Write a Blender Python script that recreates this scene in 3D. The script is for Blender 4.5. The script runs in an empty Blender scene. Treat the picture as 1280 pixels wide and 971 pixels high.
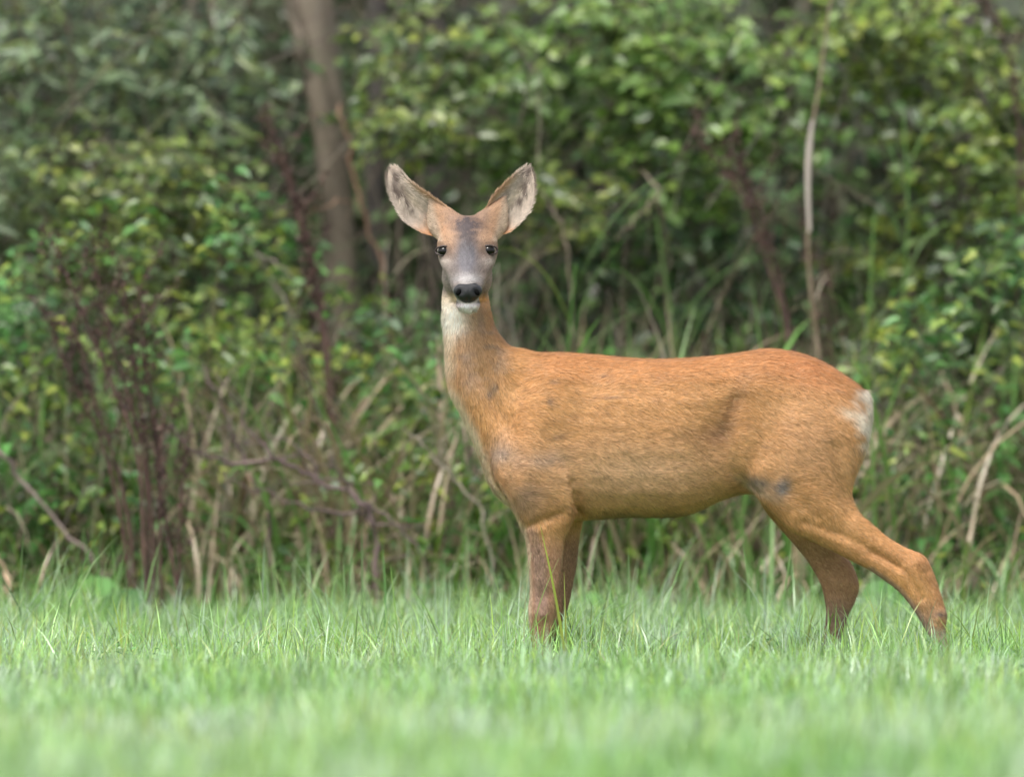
import bpy, math, random
import numpy as np
from mathutils import Vector, Matrix, noise

random.seed(7)
rng = np.random.default_rng(7)
SC = bpy.context.scene
COL = SC.collection

# ------------------------------------------------------------------ camera
D = 16.0                       # camera to deer, metres
PXM = 0.0018                   # metres per photo pixel at the deer
CAMZ = (845 - 485.5) * PXM
cam_d = bpy.data.cameras.new('camera')
cam = bpy.data.objects.new('camera', cam_d); COL.objects.link(cam)
cam.location = (0, -D, CAMZ); cam.rotation_euler = (math.radians(90), 0, 0)
cam_d.sensor_width = 36; cam_d.lens = 36 * D / (1280 * PXM)
cam_d.clip_start = 0.5; cam_d.clip_end = 500
cam_d.dof.use_dof = True; cam_d.dof.focus_distance = D - 0.07
cam_d.dof.aperture_fstop = 2.5; cam_d.dof.aperture_blades = 0
SC.camera = cam

# ------------------------------------------------------------------ light
SUN_EL, SUN_AZ = math.radians(62), math.radians(214)     # azimuth: clockwise from +Y (north)
w = bpy.data.worlds.new('World'); SC.world = w; w.use_nodes = True
nt = w.node_tree; bg = nt.nodes['Background']
sky = nt.nodes.new('ShaderNodeTexSky'); sky.sky_type = 'NISHITA'; sky.sun_disc = False
sky.sun_elevation = SUN_EL; sky.sun_rotation = SUN_AZ; sky.dust_density = 3.0; sky.air_density = 1.0
hs = nt.nodes.new('ShaderNodeHueSaturation'); hs.inputs['Saturation'].default_value = 0.3   # overcast: paler sky
nt.links.new(sky.outputs[0], hs.inputs['Color']); nt.links.new(hs.outputs[0], bg.inputs['Color'])
bg.inputs['Strength'].default_value = 0.15
sd = bpy.data.lights.new('sun', 'SUN'); sun = bpy.data.objects.new('sun', sd); COL.objects.link(sun)
sd.energy = 1.5; sd.angle = math.radians(18); sd.color = (1.0, 0.955, 0.88)
sv = Vector((math.sin(SUN_AZ) * math.cos(SUN_EL), math.cos(SUN_AZ) * math.cos(SUN_EL), math.sin(SUN_EL)))
sun.rotation_euler = sv.to_track_quat('Z', 'Y').to_euler()
SC.view_settings.view_transform = 'Standard'; SC.view_settings.look = 'None'
SC.view_settings.exposure = 1.02; SC.view_settings.gamma = 1.0
SC.cycles.use_denoising = True
SC.cycles.max_bounces = 8; SC.cycles.transparent_max_bounces = 4
SC.cycles.use_adaptive_sampling = False

# ------------------------------------------------------------------ helpers
def P(px, py, y=0.0):
    """photo pixel + depth behind the deer -> a world point"""
    s = PXM * (D + y) / D
    return Vector(((px - 640) * s, y, CAMZ + (485.5 - py) * s))

def tag(o, label=None, cat=None, group=None, kind=None):
    if label: o['label'] = label
    if cat: o['category'] = cat
    if group: o['group'] = group
    if kind: o['kind'] = kind
    return o

def empty(name, loc, label, cat, group=None):
    o = bpy.data.objects.new(name, None); COL.objects.link(o)
    o.location = loc; o.empty_display_size = 0.1
    return tag(o, label, cat, group)

def mesh_np(name, V, F, mat=None, col=None, smooth=True):
    """V (n,3); F list of index arrays (m,k)"""
    me = bpy.data.meshes.new(name)
    V = np.asarray(V, np.float32)
    F = [np.asarray(f, np.int32) for f in F if len(f)]
    loops = np.concatenate([f.ravel() for f in F])
    tot = np.concatenate([np.full(len(f), f.shape[1], np.int32) for f in F])
    st = np.concatenate([[0], np.cumsum(tot)[:-1]]).astype(np.int32)
    me.vertices.add(len(V)); me.vertices.foreach_set('co', V.ravel())
    me.loops.add(len(loops)); me.loops.foreach_set('vertex_index', loops)
    me.polygons.add(len(tot)); me.polygons.foreach_set('loop_start', st)
    me.polygons.foreach_set('loop_total', tot)
    me.polygons.foreach_set('use_smooth', np.full(len(tot), smooth))
    me.update(calc_edges=True)
    if col is not None:
        a = me.color_attributes.new('col', 'FLOAT_COLOR', 'POINT')
        c = np.ones((len(V), 4), np.float32); c[:, :3] = col
        a.data.foreach_set('color', c.ravel())
    if mat: me.materials.append(mat)
    return me

def obj(name, me, parent=None, loc=None):
    o = bpy.data.objects.new(name, me); COL.objects.link(o)
    if loc is not None: o.location = loc
    if parent is not None:
        o.parent = parent
    return o

def shift(me, loc):
    me.transform(Matrix.Translation(-Vector(loc))); return me

def tube_np(path, radii, n=8, caps=True, seed=None, rough=0.0):
    """list of points + radii -> V, quads, tris"""
    path = [Vector(p) for p in path]; V = []; 
    up = Vector((0, 1, 0.01))
    r_ = random.Random(seed)
    for i, p in enumerate(path):
        t = (path[min(i + 1, len(path) - 1)] - path[max(i - 1, 0)]).normalized()
        a = t.cross(up)
        if a.length < 1e-4: a = t.cross(Vector((1, 0, 0)))
        a.normalize(); b = t.cross(a).normalized()
        for k in range(n):
            th = 2 * math.pi * k / n
            rr = radii[i] * (1 + rough * (r_.random() - .5))
            V.append(p + a * (math.cos(th) * rr) + b * (math.sin(th) * rr))
    Q = [(i * n + k, i * n + (k + 1) % n, (i + 1) * n + (k + 1) % n, (i + 1) * n + k)
         for i in range(len(path) - 1) for k in range(n)]
    return np.array([tuple(v) for v in V]), np.array(Q)

def join_tubes(tubes):
    V, Q, o = [], [], 0
    for v, q in tubes:
        V.append(v); Q.append(q + o); o += len(v)
    return np.concatenate(V), np.concatenate(Q)

def crom(pts, sub=6):
    """Catmull-Rom through n-dim points"""
    pts = np.asarray(pts, float); out = []
    n = len(pts)
    for i in range(n - 1):
        p0, p1, p2, p3 = pts[max(i - 1, 0)], pts[i], pts[i + 1], pts[min(i + 2, n - 1)]
        for k in range(sub):
            t = k / sub
            out.append(0.5 * ((2 * p1) + (-p0 + p2) * t + (2 * p0 - 5 * p1 + 4 * p2 - p3) * t * t + (-p0 + 3 * p1 - 3 * p2 + p3) * t ** 3))
    out.append(pts[-1]); return np.array(out)

# ------------------------------------------------------------------ materials
def new_mat(name):
    m = bpy.data.materials.new(name); m.use_nodes = True
    t = m.node_tree; p = t.nodes['Principled BSDF']
    return m, t, p

def attr_mat(name, rough=0.6, transl=0.0, spec=0.4, nscale=60, namt=0.25, sheen=0.0, bump=0.0, tsat=1.0):
    """colour from the mesh's own point colours, varied by a noise"""
    m, t, p = new_mat(name)
    a = t.nodes.new('ShaderNodeVertexColor'); a.layer_name = 'col'
    nz = t.nodes.new('ShaderNodeTexNoise'); nz.inputs['Scale'].default_value = nscale; nz.inputs['Detail'].default_value = 3
    tc = t.nodes.new('ShaderNodeTexCoord'); t.links.new(tc.outputs['Object'], nz.inputs['Vector'])
    mr = t.nodes.new('ShaderNodeMapRange'); mr.inputs['From Min'].default_value = .3; mr.inputs['From Max'].default_value = .7
    mr.inputs['To Min'].default_value = 1 - namt; mr.inputs['To Max'].default_value = 1 + namt
    t.links.new(nz.outputs['Fac'], mr.inputs['Value'])
    mx = t.nodes.new('ShaderNodeVectorMath'); mx.operation = 'SCALE'
    t.links.new(a.outputs['Color'], mx.inputs[0]); t.links.new(mr.outputs[0], mx.inputs['Scale'])
    t.links.new(mx.outputs[0], p.inputs['Base Color'])
    p.inputs['Roughness'].default_value = rough; p.inputs['Specular IOR Level'].default_value = spec
    if sheen: p.inputs['Sheen Weight'].default_value = sheen; p.inputs['Sheen Roughness'].default_value = .5
    if bump:
        b = t.nodes.new('ShaderNodeBump'); b.inputs['Strength'].default_value = bump; b.inputs['Distance'].default_value = .002
        t.links.new(nz.outputs['Fac'], b.inputs['Height']); t.links.new(b.outputs[0], p.inputs['Normal'])
    if transl: add_transl(t, p, mx.outputs[0], transl, tsat)
    return m

def add_transl(t, p, colsock, k, sat=1.0):
    tr = t.nodes.new('ShaderNodeBsdfTranslucent'); ms = t.nodes.new('ShaderNodeMixShader'); ms.inputs[0].default_value = k
    h = t.nodes.new('ShaderNodeHueSaturation'); h.inputs['Saturation'].default_value = sat; h.inputs['Value'].default_value = 1.35
    t.links.new(colsock, h.inputs['Color']); t.links.new(h.outputs[0], tr.inputs['Color'])
    t.links.new(p.outputs[0], ms.inputs[1]); t.links.new(tr.outputs[0], ms.inputs[2])
    t.links.new(ms.outputs[0], t.nodes['Material Output'].inputs['Surface'])

def leaf_mat(name, cols, rough=0.34, transl=0.3, spec=0.6):
    """one colour of the palette per leaf, from the object's random number"""
    m, t, p = new_mat(name)
    oi = t.nodes.new('ShaderNodeObjectInfo'); cr = t.nodes.new('ShaderNodeValToRGB')
    e = cr.color_ramp.elements
    for i, c in enumerate(cols):
        pos = i / max(1, len(cols) - 1)
        if i < 2: el = e[i]; el.position = pos
        else: el = e.new(pos)
        el.color = (*c, 1)
    nz = t.nodes.new('ShaderNodeTexNoise'); nz.inputs['Scale'].default_value = 3
    tc = t.nodes.new('ShaderNodeTexCoord'); t.links.new(tc.outputs['Object'], nz.inputs['Vector'])
    mr = t.nodes.new('ShaderNodeMapRange'); mr.inputs['To Min'].default_value = .75; mr.inputs['To Max'].default_value = 1.25
    t.links.new(nz.outputs['Fac'], mr.inputs['Value'])
    t.links.new(oi.outputs['Random'], cr.inputs['Fac'])
    mx = t.nodes.new('ShaderNodeVectorMath'); mx.operation = 'SCALE'
    t.links.new(cr.outputs['Color'], mx.inputs[0]); t.links.new(mr.outputs[0], mx.inputs['Scale'])
    t.links.new(mx.outputs[0], p.inputs['Base Color'])
    p.inputs['Roughness'].default_value = rough; p.inputs['Specular IOR Level'].default_value = spec
    add_transl(t, p, mx.outputs[0], transl)
    return m

def bark_mat(name, c1, c2, scale=14, stretch=0.25):
    m, t, p = new_mat(name)
    tc = t.nodes.new('ShaderNodeTexCoord'); mp = t.nodes.new('ShaderNodeMapping'); mp.inputs['Scale'].default_value = (1, 1, stretch)
    nz = t.nodes.new('ShaderNodeTexNoise'); nz.inputs['Scale'].default_value = scale; nz.inputs['Detail'].default_value = 6
    cr = t.nodes.new('ShaderNodeValToRGB'); cr.color_ramp.elements[0].position = .35; cr.color_ramp.elements[1].position = .68
    cr.color_ramp.elements[0].color = (*c1, 1); cr.color_ramp.elements[1].color = (*c2, 1)
    b = t.nodes.new('ShaderNodeBump'); b.inputs['Strength'].default_value = .8; b.inputs['Distance'].default_value = .01
    t.links.new(tc.outputs['Object'], mp.inputs[0]); t.links.new(mp.outputs[0], nz.inputs['Vector'])
    t.links.new(nz.outputs['Fac'], cr.inputs[0]); t.links.new(cr.outputs[0], p.inputs['Base Color'])
    t.links.new(nz.outputs['Fac'], b.inputs['Height']); t.links.new(b.outputs[0], p.inputs['Normal'])
    p.inputs['Roughness'].default_value = .85
    return m

PAL = {
 'willow': [(.065,.11,.075), (.10,.155,.11), (.21,.29,.22), (.045,.075,.05), (.15,.20,.07), (.025,.045,.03)],
 'alder':  [(.075,.145,.045), (.11,.20,.06), (.16,.27,.08), (.22,.31,.10), (.045,.085,.035), (.09,.17,.06), (.13,.19,.08)],
 'olive':  [(.07,.125,.03), (.11,.18,.045), (.17,.25,.06), (.24,.29,.07), (.04,.07,.025)],
 'yellow': [(.10,.16,.05), (.16,.22,.06), (.07,.12,.045), (.24,.28,.08), (.05,.085,.04), (.12,.16,.075)],
 'nettle': [(.045,.14,.045), (.07,.20,.06), (.12,.27,.10), (.06,.15,.055), (.03,.08,.03)],
 'bramble':[(.04,.10,.04), (.07,.15,.055), (.13,.22,.09), (.05,.11,.05), (.025,.05,.025)],
 'dry':    [(.36,.27,.17), (.46,.36,.24), (.24,.17,.11), (.54,.46,.34), (.32,.28,.16)],
 'green_blade': [(.08,.18,.06), (.12,.26,.08), (.20,.34,.15), (.10,.20,.05), (.20,.28,.08)],
 'far':    [(.055,.08,.055), (.085,.115,.08), (.13,.16,.11), (.085,.10,.09), (.04,.06,.045)],
 'dock':   [(.075,.042,.036), (.10,.055,.045), (.055,.034,.032), (.13,.085,.065), (.085,.055,.05)],
}
PAL = {k: [tuple(min(.6, q * (1.0 if k in ('dry', 'dock') else (1.16, 1.14, .80)[i_])) for i_, q in enumerate(c)) for c in v] for k, v in PAL.items()}
LM = {k: leaf_mat(k + '_leaf', v, transl=(.12 if k in ('dry', 'dock') else .3)) for k, v in PAL.items()}
LEAFATTR = attr_mat('leaf_mass', rough=.36, transl=.28, spec=.6, nscale=25, namt=.2)
DRYATTR = attr_mat('dry_mass', rough=.7, transl=.15, spec=.3, nscale=25, namt=.2)
GRASSM = attr_mat('meadow_grass', rough=.3, transl=.35, spec=.55, nscale=8, namt=.15)
BARK = bark_mat('grey_bark', (.07,.055,.04), (.22,.18,.135), 9)
DBARK = bark_mat('dark_bark', (.035,.03,.028), (.10,.085,.075))
TWIG = bark_mat('twig_bark', (.07,.05,.04), (.17,.13,.10), 30)
DEADB = bark_mat('dead_branch_bark', (.07,.045,.045), (.20,.14,.13), 25)
PALEB = bark_mat('pale_dead_stem', (.20,.16,.125), (.36,.31,.25), 40)
TANB = bark_mat('tan_dead_stem', (.20,.15,.11), (.36,.29,.22), 40)
DOCKM = bark_mat('dock_stem', (.06,.03,.028), (.14,.075,.06), 60)

def pick(pal, n, var=.25):
    c = np.array(PAL[pal])[rng.integers(0, len(PAL[pal]), n)]
    return c * (1 + var * (rng.random((n, 1)) - .5) * 2)

# ------------------------------------------------------------------ leaf templates (unit length along +Y, face +Z)
def tmpl(width, shape, rows=4, fold=.12, curl=.25, teeth=0.0):
    V = [(0, 0, 0)]; F3, F4 = [], []
    for i in range(1, rows):
        t = i / rows
        wd = width * .5 * shape(t) * (1 + teeth * (1 if i % 2 else -1))
        z = -curl * t * t
        V += [(-wd, t, z + fold * wd), (0, t, z - fold * wd * .6), (wd, t, z + fold * wd)]
    V.append((0, 1, -curl))
    F3 += [(0, 2, 1), (0, 3, 2)]
    for i in range(rows - 2):
        a = 1 + i * 3
        F4 += [(a, a + 1, a + 4, a + 3), (a + 1, a + 2, a + 5, a + 4)]
    a = 1 + (rows - 2) * 3; e = len(V) - 1
    F3 += [(a, a + 1, e), (a + 1, a + 2, e)]
    return np.array(V, float), np.array(F3), np.array(F4)
T_OVAL = tmpl(.66, lambda t: math.sin(math.pi * t ** .8) ** .7, 5, .3, .25)
T_NARROW = tmpl(.22, lambda t: math.sin(math.pi * t ** .8) ** .8, 4, .3, .3)
T_NETTLE = tmpl(.5, lambda t: math.sin(math.pi * t ** .6) ** .8, 7, .35, .35, .12)
T_BLADE = tmpl(.045, lambda t: (1 - t) ** .6 if t > .4 else .85 + .3 * t, 8, .5, .0)
T_BROAD = tmpl(.62, lambda t: math.sin(math.pi * t ** .75) ** .55, 7, .25, .3)
TM = dict(oval=T_OVAL, narrow=T_NARROW, nettle=T_NETTLE, blade=T_BLADE, broad=T_BROAD)

def blade_template(curve, twist=0.0, width=.035):
    """an arching strap leaf, unit length, starting along +Z and bending over towards +Y"""
    n = 9; V = []; y = z = 0.0; F = []
    for i in range(n + 1):
        t = i / n
        ang = curve * t ** 1.6
        wd = width * .5 * (0.75 + .5 * t if t < .4 else .95 * (1 - ((t - .4) / .6) ** 2) + .02)
        ca, sa = math.cos(twist * t), math.sin(twist * t)
        V += [(-wd * ca, y - wd * sa, z), (0, y + wd * .35, z - wd * .1), (wd * ca, y + wd * sa, z)]
        y += math.sin(ang) / n; z += math.cos(ang) / n
    for i in range(n):
        a = i * 3; F += [(a, a + 1, a + 4, a + 3), (a + 1, a + 2, a + 5, a + 4)]
    return np.array(V), np.zeros((0, 3), int), np.array(F)

def frames(d, n):
    d = d / np.linalg.norm(d, axis=1, keepdims=True)
    x = np.cross(d, n); x /= np.linalg.norm(x, axis=1, keepdims=True) + 1e-9
    z = np.cross(x, d)
    return np.stack([x, d, z], axis=2)          # columns

def scatter(T, pos, R, sc, cols):
    tv, f3, f4 = T; n = len(pos); k = len(tv)
    V = np.einsum('nij,kj->nki', R, tv) * np.asarray(sc).reshape(n, 1, 1) + pos[:, None, :]
    o = (np.arange(n) * k)[:, None, None]
    F = []
    if len(f3): F.append((f3[None] + o).reshape(-1, 3))
    if len(f4): F.append((f4[None] + o).reshape(-1, 4))
    return V.reshape(-1, 3), F, np.repeat(cols, k, axis=0)

def merge(parts):
    """several (V, F, col) into one"""
    V, C, F, o = [], [], [], 0
    for v, f, c in parts:
        V.append(v); C.append(c); F += [x + o for x in f]; o += len(v)
    return np.concatenate(V), F, np.concatenate(C)

_shared = {}
def shared_leaf(kind, pal):
    k = (kind, pal)
    if k not in _shared:
        tv, f3, f4 = TM[kind]
        _shared[k] = mesh_np(kind + '_leaf', tv, [f3, f4], LM[pal])
    return _shared[k]

def put(name, me, pos, R, s, parent):
    o = bpy.data.objects.new(name, me); COL.objects.link(o); o.parent = parent
    M = Matrix([[R[i][j] * s for j in range(3)] + [pos[i]] for i in range(3)] + [[0, 0, 0, 1]])
    o.matrix_local = M
    return o

# ------------------------------------------------------------------ SETTING: ground
def ground():
    m, t, p = new_mat('soil_and_turf')
    nz = t.nodes.new('ShaderNodeTexNoise'); nz.inputs['Scale'].default_value = 5; nz.inputs['Detail'].default_value = 8
    cr = t.nodes.new('ShaderNodeValToRGB'); cr.color_ramp.elements[0].color = (.05,.075,.025,1); cr.color_ramp.elements[1].color = (.10,.15,.05,1)
    tc = t.nodes.new('ShaderNodeTexCoord'); t.links.new(tc.outputs['Object'], nz.inputs['Vector'])
    t.links.new(nz.outputs['Fac'], cr.inputs[0]); t.links.new(cr.outputs[0], p.inputs['Base Color'])
    p.inputs['Roughness'].default_value = .95
    xs = np.concatenate([[-250, -60, -20, -8], np.linspace(-4, 4, 41), [8, 20, 60, 250]])
    ys = np.concatenate([[-60, -30], np.linspace(-16, 8, 81), [10, 12, 14, 17, 21, 26, 60, 250]])
    X, Y = np.meshgrid(xs, ys)
    Z = 0.012 * np.sin(X * 2.1 + Y) * np.cos(Y * 1.7 - X * .6)
    up = np.clip((Y - 8.5) / 9, 0, 1); Z = Z + 5.0 * up * up * (3 - 2 * up)
    V = np.stack([X, Y, Z], -1).reshape(-1, 3); nx, ny = len(xs), len(ys)
    F = [(j * nx + i, j * nx + i + 1, (j + 1) * nx + i + 1, (j + 1) * nx + i) for j in range(ny - 1) for i in range(nx - 1)]
    o = obj('ground', mesh_np('ground', V, [np.array(F)], m)); tag(o, kind='structure')
ground()

# ------------------------------------------------------------------ MEADOW GRASS (stuff)
def grass_field():
    def blades(n, y0, y1, hmin, hmax, wmin, wmax, cols, halfw=None, lean=.5, yfun=None):
        y = rng.uniform(y0, y1, n) if yfun is None else yfun(n)
        hw = (1.28 * (D + y) / D + .25) * 1.0
        x = rng.uniform(-1, 1, n) * hw
        tuft = np.array([noise.noise((a * 3.1, b * 3.1, 0)) for a, b in zip(x, y)])
        h = rng.uniform(hmin, hmax, n) * (1 + .9 * tuft)
        wd = rng.uniform(wmin, wmax, n)
        az = rng.uniform(0, 2 * np.pi, n); faz = az + np.pi / 2 + rng.normal(0, .7, n)
        ln = h * lean * rng.beta(1.5, 2.2, n) * 1.6
        d = np.stack([np.cos(az), np.sin(az)], 1)
        s = np.stack([np.cos(faz), np.sin(faz)], 1)
        rows = [0, .4, .75, 1.0]; V = np.zeros((n, 7, 3))
        for i, t in enumerate(rows):
            cx = x + d[:, 0] * ln * t * t; cy = y + d[:, 1] * ln * t * t
            cz = h * (t - .22 * (ln / (h + 1e-6)) * t * t)
            ww = wd * .5 * [1, .95, .65, 0][i]
            if i < 3:
                V[:, 2 * i] = np.stack([cx - s[:, 0] * ww, cy - s[:, 1] * ww, cz], 1)
                V[:, 2 * i + 1] = np.stack([cx + s[:, 0] * ww, cy + s[:, 1] * ww, cz], 1)
            else: V[:, 6] = np.stack([cx, cy, cz], 1)
        c = np.array(cols)[rng.integers(0, len(cols), n)] * rng.choice([.5, .75, 1.0, 1.15, 1.3, 1.45], (n, 1))
        patch = np.array([noise.noise((a * 1.3 + 9, b * .9, 3)) for a, b in zip(x, y)])[:, None]
        patch2 = np.array([noise.noise((a * 7 + 3, b * 2.2, 7)) for a, b in zip(x, y)])[:, None]
        c = c * (1 + .45 * patch * np.array([[.9, .4, 1.3]]))
        c = c + (np.array([.50, .60, .50]) - c) * np.clip(patch2 * 1.6, 0, .7) * (rng.random((n, 1)) < .6)
        o = (np.arange(n) * 7)[:, None, None]
        f4 = (np.array([(0, 1, 3, 2), (2, 3, 5, 4)])[None] + o).reshape(-1, 4)
        f3 = (np.array([(4, 5, 6)])[None] + o).reshape(-1, 3)
        return V.reshape(-1, 3), [f3, f4], np.repeat(c, 7, axis=0)
    G = [(.26,.44,.13), (.31,.49,.17), (.38,.53,.29), (.23,.40,.115), (.41,.55,.37), (.36,.50,.12)]
    parts = [blades(52000, -6.2, -1.2, .05, .11, .003, .006, G),
             blades(42000, -1.2, 1.6, .045, .10, .0022, .0048, G),
             blades(20000, 1.6, 3.0, .05, .12, .0025, .005, G),
             blades(5200, -1.2, 2.9, .09, .17, .002, .0045, G + [(.34,.40,.12)], lean=.8),
             blades(900, .8, 2.9, .15, .27, .003, .006, [(.14,.26,.08), (.20,.32,.12), (.26,.36,.18)], lean=.45),
             blades(350, -5, 3.2, .08, .14, .002, .004, [(.45,.40,.24), (.38,.36,.2)], lean=.9)]
    for fx, fy in ((672, -.10), (688, .05), (1178, -.10), (1038, .05)):
        v, f, c = blades(260, fy - .12, fy + .16, .075, .15, .002, .0045, G, lean=.6); v = v.reshape(-1, 7, 3)
        cx = P(fx, 800, 0).x; x0 = v[:, :1, 0].copy(); v[:, :, 0] += cx + rng.uniform(-.10, .10, (len(v), 1)) - x0
        parts.append((v.reshape(-1, 3), f, c))
    V, F, C = merge(parts)
    o = obj('meadow_grass', mesh_np('meadow_grass', V, F, GRASSM, C)); tag(o, 'short dewy bright green meadow grass around the deer\'s feet', 'grass', kind='stuff')
grass_field()

def clover():
    n = 9000; y = rng.uniform(-3.5, 2.8, n); x = rng.uniform(-1, 1, n) * 1.55
    k = np.array([noise.noise((a * 1.9 + 4, b * 1.4, 11)) for a, b in zip(x, y)]) > .02; x, y = x[k], y[k]; n = len(x)
    pos = np.stack([x, y, rng.uniform(.02, .075, n)], 1); az = rng.uniform(0, 2 * np.pi, n)
    d = np.stack([np.cos(az), np.sin(az), rng.uniform(-.2, .5, n)], 1); nn = rng.normal(0, .35, (n, 3)) + np.array([0, 0, 1])
    V, F, C = scatter(T_OVAL, pos, frames(d, nn), rng.uniform(.008, .018, n), np.array([.16, .34, .12]) * (1 + .7 * (rng.random((n, 1)) - .5)))
    o = obj('clover', mesh_np('clover', V, F, LEAFATTR, C)); tag(o, 'small low clover leaves between the meadow grass blades', 'clover', kind='stuff')
clover()

# dew beads on the grass tips
def dew():
    m, t, p = new_mat('dew'); p.inputs['Base Color'].default_value = (.9, .95, .95, 1); p.inputs['Roughness'].default_value = .03
    p.inputs['Transmission Weight'].default_value = .6; p.inputs['IOR'].default_value = 1.33
    n = 1500; y = rng.uniform(-5.5, 2.5, n); x = rng.uniform(-1, 1, n) * 1.4
    z = rng.uniform(.05, .11, n); r = rng.uniform(.0008, .0019, n)
    ov = np.array([(1,0,0),(-1,0,0),(0,1,0),(0,-1,0),(0,0,1),(0,0,-1)], float)
    f = np.array([(0,2,4),(2,1,4),(1,3,4),(3,0,4),(2,0,5),(1,2,5),(3,1,5),(0,3,5)])
    V = ov[None] * r[:, None, None] + np.stack([x, y, z], 1)[:, None]
    F = (f[None] + (np.arange(n) * 6)[:, None, None]).reshape(-1, 3)
    o = obj('dew_drops', mesh_np('dew_drops', V.reshape(-1, 3), [F], m)); tag(o, 'tiny dew drops glinting on the meadow grass tips', 'dew', kind='stuff')
dew()

# ------------------------------------------------------------------ THICKET behind everything (stuff)
def thicket():
    parts = []
    for (n, y0, y1, z1, pal, kind, s0, s1) in [
        (13000, 6.2, 8.6, 2.3, 'far', 'oval', .07, .13),
        (8000, 7.5, 11, 2.9, 'far', 'oval', .10, .18),
        (5000, 5.0, 6.6, 1.6, 'bramble', 'oval', .04, .08)]:
        # leaves hang in clumps, with gaps between the clumps
        nc = n // 28
        cy = rng.uniform(y0, y1, nc); cx = rng.uniform(-1, 1, nc) * (1.75 * (D + cy) / D + .4); cz = rng.uniform(0, 1, nc) ** .9 * z1
        id_ = rng.integers(0, nc, n)
        pos = np.stack([cx[id_], cy[id_], cz[id_]], 1) + rng.normal(0, .15, (n, 3))
        pos[:, 2] = np.abs(pos[:, 2])
        az = rng.uniform(0, 2 * np.pi, n)
        d = np.stack([np.cos(az), np.sin(az), rng.uniform(-.9, .2, n)], 1)
        nn = rng.normal(0, .5, (n, 3)) + np.array([0, -.5, 1])
        parts.append(scatter(TM[kind], pos, frames(d, nn), rng.uniform(s0, s1, n), pick(pal, n)))
    V, F, C = merge(parts)
    o = obj('dark_thicket', mesh_np('dark_thicket', V, F, LEAFATTR, C)); tag(o, 'dark dense thicket closing off the background', 'thicket', kind='stuff')
thicket()

# ------------------------------------------------------------------ woody plants
def bez(p0, p1, sag, n=7, wob=.02, r=None):
    r = r or random
    out = []
    for i in range(n + 1):
        t = i / n
        p = p0.lerp(p1, t) + sag * (4 * t * (1 - t)) * .5
        if 0 < i < n: p = p + Vector((r.uniform(-wob, wob), r.uniform(-wob, wob), r.uniform(-wob, wob) * .5))
        out.append(p)
    return out

def shrub(name, label, cat, group, base, crown, pal, kind, leaf, n_twigs, n_parts, per=9, stems=4, stem_r=.012, bark=None, droop=.3, seed=0, twig_len=.22, clump=1.0):
    """crown: list of (centre, radii). Leaves sit along twigs; the front-most are parts, the rest one foliage part."""
    r = random.Random(seed); g = np.random.default_rng(seed)
    bark = bark or TWIG
    root = empty(name, base, label, cat, group)
    base = Vector(base)
    ends = []
    for k in range(stems):
        c, rad = crown[k % len(crown)]
        e = Vector(c) + Vector((r.uniform(-.5, .5) * rad[0], r.uniform(-.4, .4) * rad[1], r.uniform(.1, .7) * rad[2]))
        b = base + Vector((r.uniform(-.08, .08), r.uniform(-.06, .06), 0))
        pts = bez(b, e, Vector((r.uniform(-.12, .12), r.uniform(-.1, .1), .0)), 8, .02, r)
        sr = stem_r * r.uniform(.7, 1.2)
        v, q = tube_np(pts, [sr * (1 - .75 * i / 8) for i in range(9)], 6)
        obj('stem', shift(mesh_np('stem', v, [q], bark), base), root)
        ends += pts[3:]
    P_, D_, N_, S_ = [], [], [], []
    tubes = []
    tot = sum(c[1][0] * c[1][2] for c in crown)
    for c, rad in crown:
        nt_ = int(n_twigs * rad[0] * rad[2] / tot)
        for _ in range(nt_):
            u = g.normal(0, 1, 3); u /= np.linalg.norm(u); u *= g.random() ** .4
            s0 = Vector(c) + Vector((u[0] * rad[0], u[1] * rad[1], u[2] * rad[2]))
            if s0.z < .03: continue
            dirv = Vector((u[0] + g.normal(0, .5), u[1] - .5 + g.normal(0, .4), .3 + g.normal(0, .45))).normalized()
            L = twig_len * g.uniform(.6, 1.3)
            pts = []
            p = s0 - dirv * L * .5; dd = dirv.copy()
            for i in range(5):
                pts.append(p.copy()); p = p + dd * L / 4; dd = (dd + Vector((0, 0, -droop * .25))).normalized()
            tubes.append(tube_np(pts, [.0028, .0024, .002, .0015, .001], 3))
            for j in range(per):
                t = (j + .6) / per * 4; i = min(3, int(t)); pp = pts[i].lerp(pts[i + 1], t - i)
                td = (pts[i + 1] - pts[i]).normalized()
                side = td.cross(Vector((g.normal(0, .4), g.normal(0, .4), 1))).normalized() * (1 if j % 2 else -1)
                ld = td * .7 + side * .8 + Vector((0, 0, -droop * g.uniform(.2, 1.2)))
                nn = Vector((g.normal(0, .75), -.45 + g.normal(0, .7), .8))
                P_.append(pp); D_.append(ld); N_.append(nn); S_.append(leaf * g.uniform(.42, 1.2))
    P_ = np.array([tuple(a) for a in P_]); D_ = np.array([tuple(a) for a in D_]); N_ = np.array([tuple(a) for a in N_]); S_ = np.array(S_)
    R_ = frames(D_, N_)
    inview = np.abs(P_[:, 0]) < 1.2 * (D + P_[:, 1]) / D
    score = P_[:, 1] - S_ * 4 + np.where(inview, 0, 50) + g.random(len(P_)) * .25
    order = np.argsort(score); front, rest = order[:n_parts], order[n_parts:]
    me = shared_leaf(kind, pal)
    bl = np.array(base)
    for i in front:
        put('leaf', me, P_[i] - bl, R_[i], S_[i], root)
    V, F, C = scatter(TM[kind], P_[rest] - bl, R_[rest], S_[rest], pick(pal, len(rest)))
    o = obj('foliage', mesh_np('foliage', V, F, LEAFATTR, C), root); tag(o, kind='stuff')
    v, q = join_tubes(tubes)
    o = obj('twigs', mesh_np('twigs', v - bl, [q], bark), root); tag(o, kind='stuff')
    return root

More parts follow.
